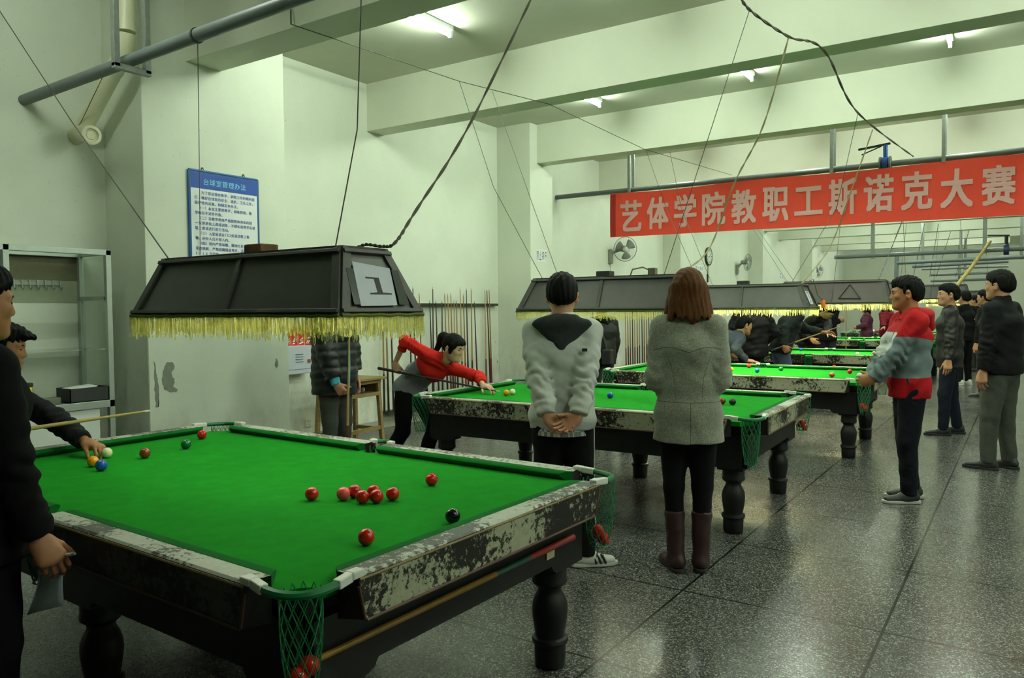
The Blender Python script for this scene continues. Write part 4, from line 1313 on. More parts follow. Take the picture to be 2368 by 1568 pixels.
xs = np.linspace(tl[0], .25, 90); rowsb = []
for k in range(15):
    u = k / 14; rowsb.append([bpt(x, (tl[2] + (tr[2] - tl[2]) * (x - tl[0]) / (tr[0] - tl[0])) * (1 - u) + u * (bl[2] + (br[2] - bl[2]) * (x - tl[0]) / (tr[0] - tl[0])) - (.012 * math.sin(x * 2.4) if k == 0 else 0)) for x in xs])
m = MB(); m.sheet(rowsb); m.sheet([[p + V(0, .004, 0) for p in r] for r in rowsb])
ban = m.build('banner', M_BANNER); tag(ban, 'long red cloth banner with pale Chinese characters hung from the pipe', 'banner')
m = MB(); m.sheet([[bpt(x, z, .003) for x in np.linspace(tl[0], tl[0] + .10, 5)] for z in np.linspace(tl[2] - .005, bl[2] + .005, 12)]); m.build('hem_fold', plain('dark_red_hem', (176, 34, 28), .7), ban)
chars = '艺体学院教职工斯诺克大赛'
x0, x1 = on_y(1436, 490, YB)[0], on_y(2350, 420, YB)[0]; cw = .37; st = (x1 - x0 - cw) / 11
m = MB()
for i, ch in enumerate(chars):
    v, f = glyph_fit(ch, (cw if ch != '工' else cw * 1.05) - .024, (.505 if ch != '工' else .40) - .024)
    cx = x0 + cw / 2 + st * i; cz = 3.035 + .012 * math.sin(i) - .03 * (1 - i / 11)
    # subdivide nothing: letters follow the cloth point by point
    for k, (ox, oz) in enumerate(((-.012, -.012), (.012, -.012), (-.012, .012), (.012, .012), (0, 0))):
        m.add([bpt(cx + p[0] + ox, cz + p[1] + oz, .012 + .0003 * k) for p in v], f)
m.build('lettering', M_BCHAR, ban, False)

PIPEZ = 3.44
pip = thing('water_pipe', 'grey pipe spanning the hall above the red banner', 'pipe', (0, 0, 0))
m = MB(); m.tube([(XL, YB + .09, PIPEZ), (XR, YB + .09, PIPEZ)], .040, 14); m.build('pipe_run', M_GREYPIPE, pip)
for px in (1453, 1922, 2181):
    x = on_y(px, 400, YB)[0]
    m = MB()
    for dy in (-.065, .10): m.box(x - .022, x + .022, YB + .09 + dy - .015, YB + .09 + dy + .015, PIPEZ - .06, ZC)
    m.box(x - .022, x + .022, YB + .022, YB + .21, PIPEZ - .085, PIPEZ - .045); m.build('hanger', M_GALV, pip, False)
vx = on_y(2045, 372, YB)[0]
val = thing('butterfly_valve', 'blue lever valve fitted on the pipe above the red banner', 'valve', (vx, YB + .09, PIPEZ))
m = MB(); m.lathe([(.095, -.035), (.095, .035)], 20, axis=(1, 0, 0)); m.build('valve_body', plain('valve_blue', (24, 74, 150), .45), val)
for s in (-1, 1):
    m = MB(); m.lathe([(.105, s * .06 - .012), (.105, s * .06 + .012)], 20, axis=(1, 0, 0)); m.build('flange', M_GREYPIPE, val)
m = MB(); m.tube([(0, 0, .08), (0, 0, .26)], .03, 10); m.build('valve_neck', plain('valve_blue', (24, 74, 150), .45), val)
m = MB(); m.bar((.06, 0, .275), (-.34, 0, .235), .05, .022); m.bar((-.05, 0, .25), (-.30, .0, .16), .02, .012); m.build('lever', M_BLACK, val, False)


def far_pipe(label, p0, p1, r, drops=(), z0=None):
    o = thing('water_pipe', label, 'pipe', (0, 0, 0), group='far pipes under the ceiling')
    m = MB(); m.tube([p0, p1], r, 10); m.build('pipe_run', M_GREYPIPE, o)
    for x in drops:
        t = (x - p0[0]) / (p1[0] - p0[0]); q = p0 + (p1 - p0) * t
        m = MB(); m.box(x - .04, x + .04, q[1] - .03, q[1] + .03, q[2] - .07, ZC); m.build('hanger', M_GALV, o, False)
    return o


a, b = on_y(1930, 595, 20.4), on_y(2368, 575, 20.4); b = b + (b - a) * .8
far_pipe('grey pipe with a small blue valve, below and behind the banner', a, b, .05, (on_y(2018, 580, 20.4)[0], on_y(2277, 575, 20.4)[0]))
vx = on_y(2327, 577, 20.4)
val2 = thing('butterfly_valve', 'small dark blue lever valve on the far pipe at the right edge', 'valve', vx)
m = MB(); m.lathe([(.12, -.05), (.12, .05)], 16, axis=(1, 0, 0)); m.build('valve_body', plain('valve_navy', (30, 52, 90), .5), val2)
m = MB(); m.tube([(0, 0, .1), (0, 0, .30)], .035, 8); m.bar((.06, 0, .31), (-.36, 0, .33), .05, .03); m.build('lever', M_BLACK, val2, False)
a, b = on_y(2073, 608, 25.5), on_y(2368, 594, 25.5)
o = far_pipe('far grey pipe that turns down a wall post, third from the banner', a, b + (b - a), .06, (on_y(2133, 600, 25.5)[0], on_y(2362, 596, 25.5)[0]))
m = MB(); m.tube([a + V(0, 0, .3), a + V(0, 0, -1.2)], .06, 8); m.build('down_leg', M_GREYPIPE, o)
for i, (p, q, y, r, l) in enumerate((((2110, 616), (2332, 604), 29, .06, 'far olive pipe with an angled end, fourth from the banner'), ((2132, 623), (2332, 616), 31, .035, 'thin far pipe just under the olive pipe'),
                                     ((2152, 636), (2288, 631), 33, .05, 'far pipe, second lowest, near the end wall'), ((2152, 650), (2285, 646), 33.2, .05, 'lowest far pipe near the end wall'))):
    far_pipe(l, on_y(*p, y), on_y(*q, y), r, (on_y((p[0] + q[0]) / 2, 620, y)[0],))
struct('wall_right_end', MB().box(on_y(2334, 650, 30)[0], XR, 30, 30.3, 0, ZC), M_WALL)
p0, p1 = on_y(2290, 558, 20.3), on_y(2208, 666, 18.9); p1 = p1 + (p1 - p0) * .12
m = MB(); m.tube([p0, p0 * .5 + p1 * .5 + V(.02, 0, 0), p1], [.032, .036, .040], 10)
for k in range(9):
    c = p0 + (p1 - p0) * (k + .5) / 9; m.tube([c - (p1 - p0) * .003, c + (p1 - p0) * .003], .043, 10)
o = m.build('bamboo_pole', plain('bamboo', (196, 178, 110), .5, var=.1, vs=6)); tag(o, 'pale bamboo pole leaning from the far pipe to a lamp', 'pole')

# ------------------------------------------------------------------ grey pipe and drain pipe at the upper left
fp = thing('heating_pipe', 'thick grey pipe slanting across the upper left corner', 'pipe', (0, 0, 0))
yp = 3.05; zl, zr = on_y(60, 230, yp)[2], on_y(680, -2, yp)[2]; xl, xr = XL, on_y(680, -2, yp)[0]
sl = (zr - zl) / (xr - on_y(60, 230, yp)[0]); PZ = lambda x: zl + sl * (x - on_y(60, 230, yp)[0])
m = MB(); m.tube([(XL, yp, PZ(XL)), (XR, yp, PZ(XR))], .043, 18); m.build('pipe_run', M_GREYPIPE, fp)
m = MB()
x = on_y(455, 80, yp)[0]; m.tube([(x - .008, yp, PZ(x)), (x + .008, yp, PZ(x))], .050, 18); m.build('clamp_ring', plain('dark_clamp', (58, 60, 54), .6), fp)
bx = on_y(305, 140, yp)[0]
ya, yb = on_x(268, 150, bx)[1], on_x(340, 165, bx)[1]
m = MB()
for yy in (ya, yb): m.box(bx - .022, bx + .022, yy - .020, yy + .020, PZ(bx) - .075, ZC)
m.box(bx - .022, bx + .022, ya - .02, yb + .02, PZ(bx) - .09, PZ(bx) - .05); m.build('hanger', M_GALV, fp, False, .002)
dr = thing('drain_pipe', 'cream plastic drain pipe with elbow in the upper left corner', 'pipe', (0, 0, 0))
yq = 3.46
P = lambda px, py, y=yq: on_y(px, py, y)
A0, A1, A2 = P(291, -150), P(291, 78), P(283, 128); B1 = P(192, 300); E0, E1 = P(165, 326), P(210, 313, yq - .09)
r0 = .066
m = MB(); m.tube([A0, A1 + V(0, 0, .02)], r0, 20); m.build('upright', M_PVC, dr)
m = MB(); m.tube([A1 + V(0, 0, .10), A1 + V(0, 0, .015)], r0 + .010, 20); m.tube([A1, A1 * .6 + A2 * .4 + V(.012, 0, 0), A2, A2 * .8 + B1 * .2], [r0 + .006] * 4, 20); m.build('elbow', M_PVC, dr)
m = MB(); m.tube([A2, B1], r0, 20); m.build('slanted_run', M_PVC, dr)
m = MB(); k = B1 + V(0, -.02, -.03)
m.tube([E0 + (E0 - E1) * .25, k, E1], r0 + .006, 20); m.build('tee', M_PVC, dr)
dn = unit(E1 - E0); m = MB(); m.lathe([(r0 + .012, -.02), (r0 + .012, .020), (r0 + .002, .024), (r0 - .012, .022), (r0 - .014, .004), (r0 * .55, .003), (r0 * .50, .010), (.002, .010)], 24, E1, dn); m.build('socket_rim', M_PVC, dr)

# ------------------------------------------------------------------ rules board
XS = -6.22
c = [on_x(*p, XS) for p in ((434, 398), (592, 412))]
ya, yb = c[0][1], c[1][1]; zt = (c[0][2] + c[1][2]) / 2; Wb = yb - ya; Hb = 1.05
sg = thing('rules_board', 'blue framed white board of Chinese rules on the pillar', 'sign', (XS + .014, ya, zt))
M_SBLUE = plain('sign_blue', (22, 84, 140), .45)
m = MB(); m.box(-.012, .008, 0, Wb, -Hb, 0); m.build('backing', M_WHITE, sg, False)
m = MB()
for a, b in (((0, 0, 0), (0, Wb, 0)), ((0, 0, -Hb), (0, Wb, -Hb)), ((0, 0, 0), (0, 0, -Hb)), ((0, Wb, 0), (0, Wb, -Hb))): m.tube([a, b], .014, 8)
m.build('frame', M_SBLUE, sg)
m = MB(); m.box(.008, .0095, .012, Wb - .012, -.155, -.012); m.build('title_band', plain('sign_title_blue', (26, 72, 160), .5), sg, False)


def line_on(m, txt, y, z, size, indent=0.0, bold=0.0, pitch=None, dx=0.0):
    for i, ch in enumerate(txt):
        if ch == ' ': continue
        v, f = text_mesh(ch, size, bold)
        if len(v): m.add([(.0105 + dx, y + indent + i * (pitch or size) + p[0], z + p[1]) for p in v], f)


m = MB(); line_on(m, '台球室管理办法', .135, -.115, .062, 0, 0, .066); line_on(m, '台球室管理办法', .1365, -.115, .062, 0, 0, .066, .0006); m.build('title_lettering', plain('sign_cyan', (126, 206, 226), .5), sg, False)
rules = ['　　为了保证我校教学、训练工作的顺利进', '行，做好台球室的安全、消防、卫生工作，', '保护馆内设施，特制定本办法。', '　（一）本室主要供教学、训练使用，教', '学时段不对外开放。', '　（二）各教学班级严格按照体育系的统',
         '一安排进馆上课或训练，不得私自带学生进', '馆上课或进行其它活动。', '　（三）入室前请在门口处清洁鞋上鞋', '物，闲杂人员不得入内。', '　（四）馆内严禁吸烟、随地吐痰、乱扔', '果皮纸屑，严禁用脚踢桌等室，违者处予', '5-10元罚款。', '　（五）安全、节约用电、人走灯灭。',
         '　（六）爱护馆内一切公共设施，损坏公', '物照价赔偿，故意损坏者赔偿并加倍处罚。', '　（七）']
m = MB(); pz = .0455; sz = (Wb - .085) / 19
for i, t in enumerate(rules): line_on(m, t.replace('　', ' '), .045, -.205 - i * pz, sz * .95, 0, 0, sz); line_on(m, t.replace('　', ' '), .0457, -.205 - i * pz, sz * .95, 0, 0, sz, .0006)
m.build('rules_lettering', plain('sign_ink_blue', (40, 70, 150), .5), sg, False)
for yy in (Wb * .19, Wb * .79):
    m = MB(); m.tube([(0, yy, .0), (0, yy - .012, .02), (0, yy, .034), (0, yy + .012, .02), (0, yy, 0)], .004, 6); m.lathe([(.008, 0), (.008, .012)], 8, (-.008, yy, .03), (1, 0, 0)); m.build('hook', plain('rusty_hook', (84, 70, 44), .6), sg)

# ------------------------------------------------------------------ glass cabinet on the left
XF, YR, ZT, ZK = -6.36, 3.47, 2.02, .775
YLc = 1.75
M_ALU = plain('aluminium', (176, 186, 176), .38, .5, var=.06, vs=12)
n = N('cabinet_glass'); n.set(base=(.86, .95, .90), rough=.03, trans=1.0, ior=1.2); M_GLASS = n.m
cb = thing('display_cabinet', 'aluminium framed glass cabinet with white sliding doors at the far left', 'cabinet', (0, 0, 0))
m = MB(); w = .022
XK = XL + .03
for x in (XF, XK):
    for y in (YR - w, YLc + w): m.box(x - w, x + w, y - w, y + w, 0, ZT)
    m.box(x - w, x + w, YLc, YR, ZT - .045, ZT); m.box(x - w, x + w, YLc, YR, ZK - .06, ZK)
yd = on_x(11, 600, XF)[1]; m.box(XF - w, XF + w, yd - .022, yd + .022, ZK, ZT)
for z in (ZT - .022, ZK - .03, 1.62): m.box(XK, XF, YR - 2 * w, YR - .004, z - .018, z + .018)
m.build('frame', M_ALU, cb, False, .003)
m = MB(); m.box(XK, XF, YR - w - .003, YR - w + .003, ZK, ZT - .04); m.build('side_glass', M_GLASS, cb, False)
m = MB(); m.box(XK + .02, XF - .01, YLc + .04, YR - .04, 1.195, 1.203); m.build('glass_shelf', M_GLASS, cb, False)
m = MB(); m.box(XK, XF + .02, YLc, YR - .01, ZK - .055, ZK); m.build('counter', M_ALU, cb, False, .003)
M_DOOR = plain('white_laminate', (214, 220, 210), .5)
for i, (y0, y1) in enumerate(((YLc + .05, 2.35), (2.33, 2.98), (2.96, YR - .12))):
    m = MB(); dx = .006 * (i % 2); m.box(XF - .012 + dx, XF + .002 + dx, y0, y1, .06, ZK - .065); m.build('sliding_door', M_DOOR, cb, False, .003)
m = MB(); m.box(XK, XF, YLc + .02, YR - .02, .0, .05); m.build('base_plinth', M_ALU, cb, False)
# hook rail on the wall behind the glass, a grimy band of wall boards around it
hk = thing('hook_rail', 'row of small coat hooks on the wall behind the cabinet glass', 'hook rail', (XL + .006, 0, 1.86))
hz = 0; ya_, yb_ = on_x(20, 655, XL)[1], on_x(145, 656, XL)[1]
m = MB(); m.box(0, .008, ya_, yb_, -.012, .012); m.build('rail_strip', M_GALV, hk, False)
for k in range(7):
    y = ya_ + .03 + (yb_ - ya_ - .06) * k / 6; m = MB(); m.tube([(.008, y, .03), (.012, y, -.01), (.03, y, -.05), (.045, y, -.045), (.05, y, -.028)], .005, 6); m.build('hook', M_GALV, hk)
hk.location.z = on_x(85, 656, XL)[2]
m = MB(); m.box(XL, XL + .004, YLc + .1, on_x(190, 640, XL)[1], on_x(100, 700, XL)[2], on_x(100, 650, XL)[2] + .005); o = m.build('back_board', plain('grey_green_board', (142, 150, 124), .8, var=.05), None, False); tag(o, 'grey green strip of board on the wall behind the cabinet glass', 'board')
m = MB(); m.box(XL, XL + .004, YLc + .1, on_x(190, 640, XL)[1], on_x(100, 648, XL)[2], on_x(100, 590, XL)[2]); o = m.build('back_board', plain('brown_grey_board', (96, 96, 70), .8, var=.08), None, False); tag(o, 'darker brown strip of board at the top behind the cabinet glass', 'board')
# things on the counter
zc = ZK + .001
jy = on_x(68, 900, -6.42)[1]
jar = thing('tea_jar', 'plastic tea jar half full of yellow tea on the cabinet counter', 'jar', (-6.46, jy, zc))
m = MB(); m.lathe([(.036, 0), (.040, .006), (.040, .075)], 20); m.build('tea', plain('dark_tea', (92, 74, 14), .2), jar)
m = MB(); m.lathe([(.040, .0755), (.040, .145), (.036, .15)], 20); m.build('upper_tea', plain('yellow_tea', (190, 170, 16), .2), jar)
m = MB(); m.lathe([(.041, .151), (.043, .156), (.043, .178), (.036, .182)], 20); m.build('lid', plain('dark_lid', (54, 66, 40), .4), jar)
by0, by1 = on_x(146, 905, -6.45)[1], on_x(236, 905, -6.45)[1]
bxx = thing('carton', 'open dark carton holding papers on the cabinet counter', 'box', (-6.45, (by0 + by1) / 2, zc)); hw = (by1 - by0) / 2
m = MB()
for a in ((-.11, -.104, -hw, hw), (.104, .11, -hw, hw), (-.11, .11, -hw, -hw + .006), (-.11, .11, hw - .006, hw)): m.box(*a, 0, .115)
m.box(-.11, .11, -hw, hw, 0, .006); m.build('carton_walls', plain('dark_carton', (38, 42, 40), .7), bxx, False)
m = MB()
for k in range(3): m.hexa([(-.09, -hw * .8, .085 + k * .012), (.09, -hw * .7, .08 + k * .012), (.085, hw * .5, .10 + k * .01), (-.09, hw * .6, .105 + k * .01)], [(-.09, -hw * .8, .088 + k * .012), (.09, -hw * .7, .083 + k * .012), (.085, hw * .5, .103 + k * .01), (-.09, hw * .6, .108 + k * .01)])
m.build('papers', M_WHITE, bxx, False)
ty0, ty1 = on_x(86, 915, -6.40)[1], on_x(142, 915, -6.40)[1]
m = MB(); m.box(-6.50, -6.40, ty0, ty1, zc, zc + .05); o = m.build('patterned_tin', worn_paint('tin_pattern', (120, 124, 104), (34, 38, 30), .80, 60), None, False, .006); tag(o, 'dark patterned tin beside the carton on the counter', 'tin')

# ------------------------------------------------------------------ wall by the pillar: meter box, poster, socket, desk
def onwall(px, py, x=XL): return on_x(px, py, x)


a, b = onwall(640, 803, XL + .14), onwall(722, 862, XL + .14)
eb = thing('meter_box', 'pale grey electrical box with louvres on the wall under the red poster', 'box', (XL, a[1], b[2]))
w, h = b[1] - a[1], a[2] - b[2]
m = MB(); m.box(0, .14, 0, w, 0, h); m.build('case', plain('pale_grey_steel', (186, 194, 204), .45, var=.03), eb, False, .006)
m = MB()
for k in range(4): m.box(.14, .145, w * .52, w * .74, h * (.42 + k * .09), h * (.44 + k * .09))
m.build('louvre', plain('dark_slot', (96, 102, 108), .6), eb, False)
m = MB(); m.box(.14, .147, w * .86, w * .95, h * .38, h * .50); m.build('lock_plate', plain('lock_red', (140, 66, 52), .5), eb, False)
m = MB(); m.box(.14, .142, .01, w - .01, h * .16, h * .175); m.build('door_seam', plain('dark_slot', (96, 102, 108), .6), eb, False)
a, b = onwall(655, 760, XL + .01), onwall(722, 802, XL + .01)
ps = thing('poster', 'red and yellow poster with pale figures above the electrical box', 'poster', (XL + .006, a[1], b[2])); w, h = b[1] - a[1], a[2] - b[2]
m = MB(); m.box(-.004, 0, 0, w, 0, h); m.build('sheet', plain('poster_red', (186, 26, 22), .6), ps, False)
m = MB(); r = random.Random(2)
for k in range(14): m.prism([(0, 0), (.03, .004), (.034, .02), (.008, .026)], (.001, .01 + r.random() * (w - .05), h * (.68 + .2 * r.random())), (0, 1, 0), (0, 0, 1), (1, 0, 0), .0006)
m.build('yellow_lettering', plain('poster_yellow', (236, 190, 30), .6), ps, False)
m = MB()
for k in range(4):
    cy, cz = w * (.14 + .24 * k), h * .30
    for q in range(5):
        a0 = q * 1.3 + k; m.prism([(0, 0), (.022 + .004 * q % .01, .004), (.026, .016), (.010, .020), (-.006, .012)], (.001, cy + .016 * math.cos(a0) - .01, cz + .030 * math.sin(a0 * 1.4)), (0, 1, 0), (0, 0, 1), (1, 0, 0), .0006)
    m.box(.0005, .0008, cy + w * .115, cy + w * .125, 0, h * .62)
m.build('pale_figure', plain('poster_white', (230, 228, 214), .6), ps)
s0 = onwall(712, 978)
so = thing('wall_socket', 'white double wall socket low on the wall behind the puffer jacket', 'socket', s0 + V(.0, 0, 0))
m = MB(); m.box(0, .010, -.043, .043, -.045, .045); m.build('plate', plain('socket_plate', (206, 212, 190), .45), so, False, .004)
m = MB()
for y, z in ((-.018, .018), (.0, .024), (.018, .018), (-.016, -.016), (.016, -.016)): m.box(.0095, .011, y - .002, y + .002, z - .006, z + .006)
m.build('slot', M_BLACK, so, False)
M_OAK = plain('worn_pale_wood', (132, 112, 66), .6, var=.22, vs=8, st=(1, 1, 6))
dk = on_z(884, 1026, 0); ds = thing('wooden_desk', 'small worn wooden school desk by the wall with a glass on top', 'desk', (dk[0] - .22, dk[1] - .28, 0), math.radians(4))
ztop = at_d(862, 872, (np.array([dk[0] - .1, dk[1] - .1, 0]) - CO) @ CR[2])[2]
m = MB(); m.box(-.22, .24, -.34, .36, ztop - .028, ztop); m.build('desk_top', M_OAK, ds, False, .006)
m = MB(); m.box(-.19, .20, -.30, .30, ztop - .20, ztop - .17); m.box(-.19, -.17, -.30, .30, ztop - .17, ztop - .03); m.build('shelf', M_OAK, ds, False)
m = MB(); m.box(.185, .205, -.30, .30, ztop - .065, ztop - .028); m.box(.185, .205, -.30, .30, ztop - .205, ztop - .165); m.box(-.19, .20, .285, .30, ztop - .19, ztop - .03); m.box(-.19, .20, -.30, -.285, ztop - .19, ztop - .03); m.build('apron_board', M_OAK, ds, False)
for x in (-.17, .17):
    for y in (-.28, .28):
        m = MB(); m.bar((x, y, ztop - .028), (x * 1.16, y * 1.14, .001), .045, .045, (0, 1, 0)); m.build('leg', M_OAK, ds, False, .004)
m = MB()
for y in (-.30, .30): m.bar((-.19, y * 1.04, .16), (.19, y * 1.04, .16), .03, .04)
m.bar((.19, -.31, .18), (.19, .31, .18), .03, .04); m.build('stretcher', M_OAK, ds, False)
def in_desk(x, y, z):
    a = math.radians(4); return V(dk[0] - .22 + x * math.cos(a) - y * math.sin(a), dk[1] - .28 + x * math.sin(a) + y * math.cos(a), z)


m = MB(); m.lathe([(.030, 0), (.034, .01), (.037, .10), (.034, .10), (.030, .012)], 20); o = m.build('drinking_glass', M_GLASS); o.location = tuple(in_desk(.05, -.02, ztop + .001)); tag(o, 'clear drinking glass standing on the wooden desk', 'glass')
m = MB(); r = random.Random(5)
for k in range(5): m.sphere((r.uniform(-.05, .05), r.uniform(-.08, .08), .022 + r.uniform(0, .016)), (.03, .035, .022), 8, 5, rot3(r.uniform(0, 90), r.uniform(0, 90), 0))
o = m.build('crumpled_paper', plain('crumpled_foil', (150, 154, 150), .4), None, False); o.location = tuple(in_desk(.1, .05, ztop - .168)); tag(o, 'crumpled grey wrappers lying on the desk shelf', 'wrapper')

# ------------------------------------------------------------------ cue racks and cues
M_RACK = plain('dark_rack_wood', (44, 46, 40), .55, var=.2, vs=12)


def cue_rack(label, y0, y1, z, zb, notches):
    t = thing('cue_rack', label, 'cue rack', (XL, 0, 0))
    m = MB(); m.box(0, .075, y0, y1, z - .018, z + .018); m.build('top_rail', M_RACK, t, False, .003)
    m = MB(); m.box(0, .13, y0 + .02, y1 - .02, zb - .05, zb)
    k = int((y1 - y0) / .07)
    for i in range(k): m.box(.10, .14, y0 + .04 + i * .07, y0 + .075 + i * .07, zb - .012, zb + .012)
    m.build('bottom_rail', M_RACK, t, False)
    return t


cue_rack('dark wall rack of cues behind the bending woman', 7.15, 9.70, 1.575, .215, 20)
cue_rack('wall rack crowded with cues behind the second lamp', 13.6, 16.2, 1.575, .215, 20)
CUEC = {'dark': ((40, 34, 28), (52, 44, 36)), 'ash': ((34, 26, 22), (150, 122, 66)), 'maple': ((92, 56, 28), (172, 148, 92)), 'red': ((120, 40, 24), (140, 104, 52)), 'green': ((14, 82, 50), (96, 70, 36))}


def make_cue(kind, L):
    t = thing('snooker_cue', 'x', 'cue', (0, 0, 0)); a, b = CUEC[kind]
    m = MB(); m.tube([(0, 0, 0), (0, 0, L * .34)], [.0150, .0125], 10); m.build('butt', plain('cue_butt_' + kind, a, .35, coat=.3), t)['label'] = 'darker butt end' if kind != 'red' else 'red painted butt'
    m = MB(); m.tube([(0, 0, L * .34), (0, 0, L - .03)], [.0124, .0062], 10); m.build('shaft', plain('cue_shaft_' + kind, b, .45, var=.1, vs=12), t)
    m = MB(); m.tube([(0, 0, L - .03), (0, 0, L - .008)], [.0062, .0058], 8); m.tube([(0, 0, L - .008), (0, 0, L)], [.0056, .0046], 8); m.build('tip', plain('cue_ferrule', (196, 196, 184), .5), t)
    return t


CUE0 = {}


def put_cue(kind, a, b, label, group=None, L=None):
    """a = butt end, b = tip direction"""
    a, b = np.asarray(a, float), np.asarray(b, float); Lb = L or 1.45
    if (kind, Lb) not in CUE0: CUE0[kind, Lb] = o = make_cue(kind, Lb)
    else: o = copy_tree(CUE0[kind, Lb])
    o.location = tuple(a); o.rotation_mode = 'QUATERNION'; o.rotation_quaternion = Vector((0, 0, 1)).rotation_difference(Vector(tuple(unit(b - a))))
    o['label'] = label
    if group: o['group'] = group
    return o


rk = random.Random(3)
seq = [(882, 'ash'), (889, 'ash'), (900, 'dark'), (945, 'dark'), (953, 'dark'), (967, 'ash'), (991, 'dark'), (998, 'dark'), (1005, 'dark'), (1019, 'dark'), (1026, 'ash'), (1033, 'maple'), (1040, 'ash'), (1047, 'maple'), (1053, 'ash'), (1062, 'maple'), (1069, 'red'), (1076, 'dark'), (1087, 'ash'), (1094, 'dark'), (1119, 'maple'), (1124, 'dark'), (1129, 'red')]
ords = [str(k) + ('th' if 10 < k < 14 else {1: 'st', 2: 'nd', 3: 'rd'}.get(k % 10, 'th')) for k in range(1, 40)]
for i, (px, kind) in enumerate(seq):
    y = on_x(px, 760, XL + .06)[1]; L = rk.choice((1.42, 1.52, 1.60)) if i < 20 else 1.60
    what = {'dark': 'dark cue', 'ash': 'dark butted pale cue', 'maple': 'pale wooden cue', 'red': 'cue with a red butt', 'green': 'green butted cue'}[kind]
    put_cue(kind, (XL + .10 + rk.uniform(0, .02), y + rk.uniform(-.03, .03), .217), (XL + .088, y, 1.575), '%s in the rack behind the bending woman, %s from right end' % (what, ords[len(seq) - 1 - i]), 'cues in the first wall rack', L)
kinds2 = ['maple', 'ash', 'red', 'dark', 'maple', 'ash', 'maple', 'dark', 'red', 'ash', 'dark', 'maple', 'dark', 'red', 'ash', 'maple', 'dark', 'ash', 'red', 'dark']
for i, kind in enumerate(kinds2):
    px = 1443 + i * (1546 - 1443) / 19; y = on_x(px, 780, XL + .06)[1]
    what = {'dark': 'dark cue', 'ash': 'dark butted pale cue', 'maple': 'pale wooden cue', 'red': 'cue with a red butt'}[kind]
    put_cue(kind, (XL + .105, y + rk.uniform(-.02, .02), .217), (XL + .088, y, 1.575), '%s in the crowded far rack, %s from its left end' % (what, ords[i]), 'cues in the second wall rack', rk.choice((1.42, 1.52)))

# ------------------------------------------------------------------ wall fans, clock, wall notices
M_FANG = plain('fan_grey', (142, 146, 134), .45); M_FANB = plain('fan_blade_grey', (112, 116, 108), .4)


def wall_fan(label, px, py, rad, yaw, base_dz):
    c = on_x(px, py, XL + .30); t = thing('wall_fan', label, 'fan', (XL, c[1], c[2]), 0, 'oscillating wall fans')
    m = MB(); m.box(0, .07, -.10 - .045, -.10 + .045, -.30 + base_dz, -.02 + base_dz); m.build('wall_bracket', M_FANG, t, False, .012)
    R = np.array([[math.cos(yaw), -math.sin(yaw), 0], [math.sin(yaw), math.cos(yaw), 0], [0, 0, 1]]); hub = V(.30, 0, 0); ax = R @ V(1, 0, -.12); ax = unit(ax)
    m = MB(); m.tube([(.05, -.10, -.10 + base_dz), (.12, -.08, -.05), hub - ax * .12], [.03, .026, .03], 10); m.lathe([(.03, -.20), (.062, -.17), (.066, -.06), (.04, -.03)], 16, hub, ax); m.build('motor', M_FANG, t)
    sx = unit(np.cross(ax, (0, 0, 1))); sy = np.cross(sx, ax)
    m = MB()
    for k in range(3):
        a0 = k * 2.094 + .35; rows_ = []
        for rr in np.linspace(.05, rad * .86, 7):
            row = []
            wd = .34 + .28 * math.sin((rr / rad) * 2.6)
            for u in np.linspace(-1, 1, 6):
                a = a0 + u * wd; row.append(hub + (sx * math.cos(a) + sy * math.sin(a)) * rr + ax * (.018 * u))
            rows_.append(row)
        m.sheet(rows_)
    b = m.build('blades', M_FANB, t); sdm = b.modifiers.new('thick', 'SOLIDIFY'); sdm.thickness = .003
    m = MB(); m.lathe([(.045, -.02), (.05, .02), (.03, .04)], 16, hub, ax); m.build('hub', M_WHITEPLASTIC, t)
    m = MB()
    for zz, r_ in ((0, rad), (.0, rad + .004)): m.tube([hub + (sx * math.cos(a) + sy * math.sin(a)) * r_ for a in np.linspace(0, 2 * math.pi, 33)[:-1]], .006, 6, closed=True)
    for s in (-1, 1):
        for k in range(36):
            a = 2 * math.pi * k / 36; e = sx * math.cos(a) + sy * math.sin(a)
            m.tube([hub + e * .05 + ax * s * .065, hub + e * rad * .6 + ax * s * .06, hub + e * rad * .92 + ax * s * .035, hub + e * rad], .0013, 3, cap=False)
        m.tube([hub + (sx * math.cos(a) + sy * math.sin(a)) * .055 + ax * s * .065 for a in np.linspace(0, 2 * math.pi, 17)[:-1]], .004, 5, closed=True)
    m.build('guard', M_GALV, t)
    m = MB(); m.tube([(.03, -.10, -.30 + base_dz), (.03, -.10, -.62 + base_dz)], .003, 5); m.sphere((.03, -.10, -.63 + base_dz), .009, 8, 6); m.build('pull_cord', M_WIRE, t)
    return t


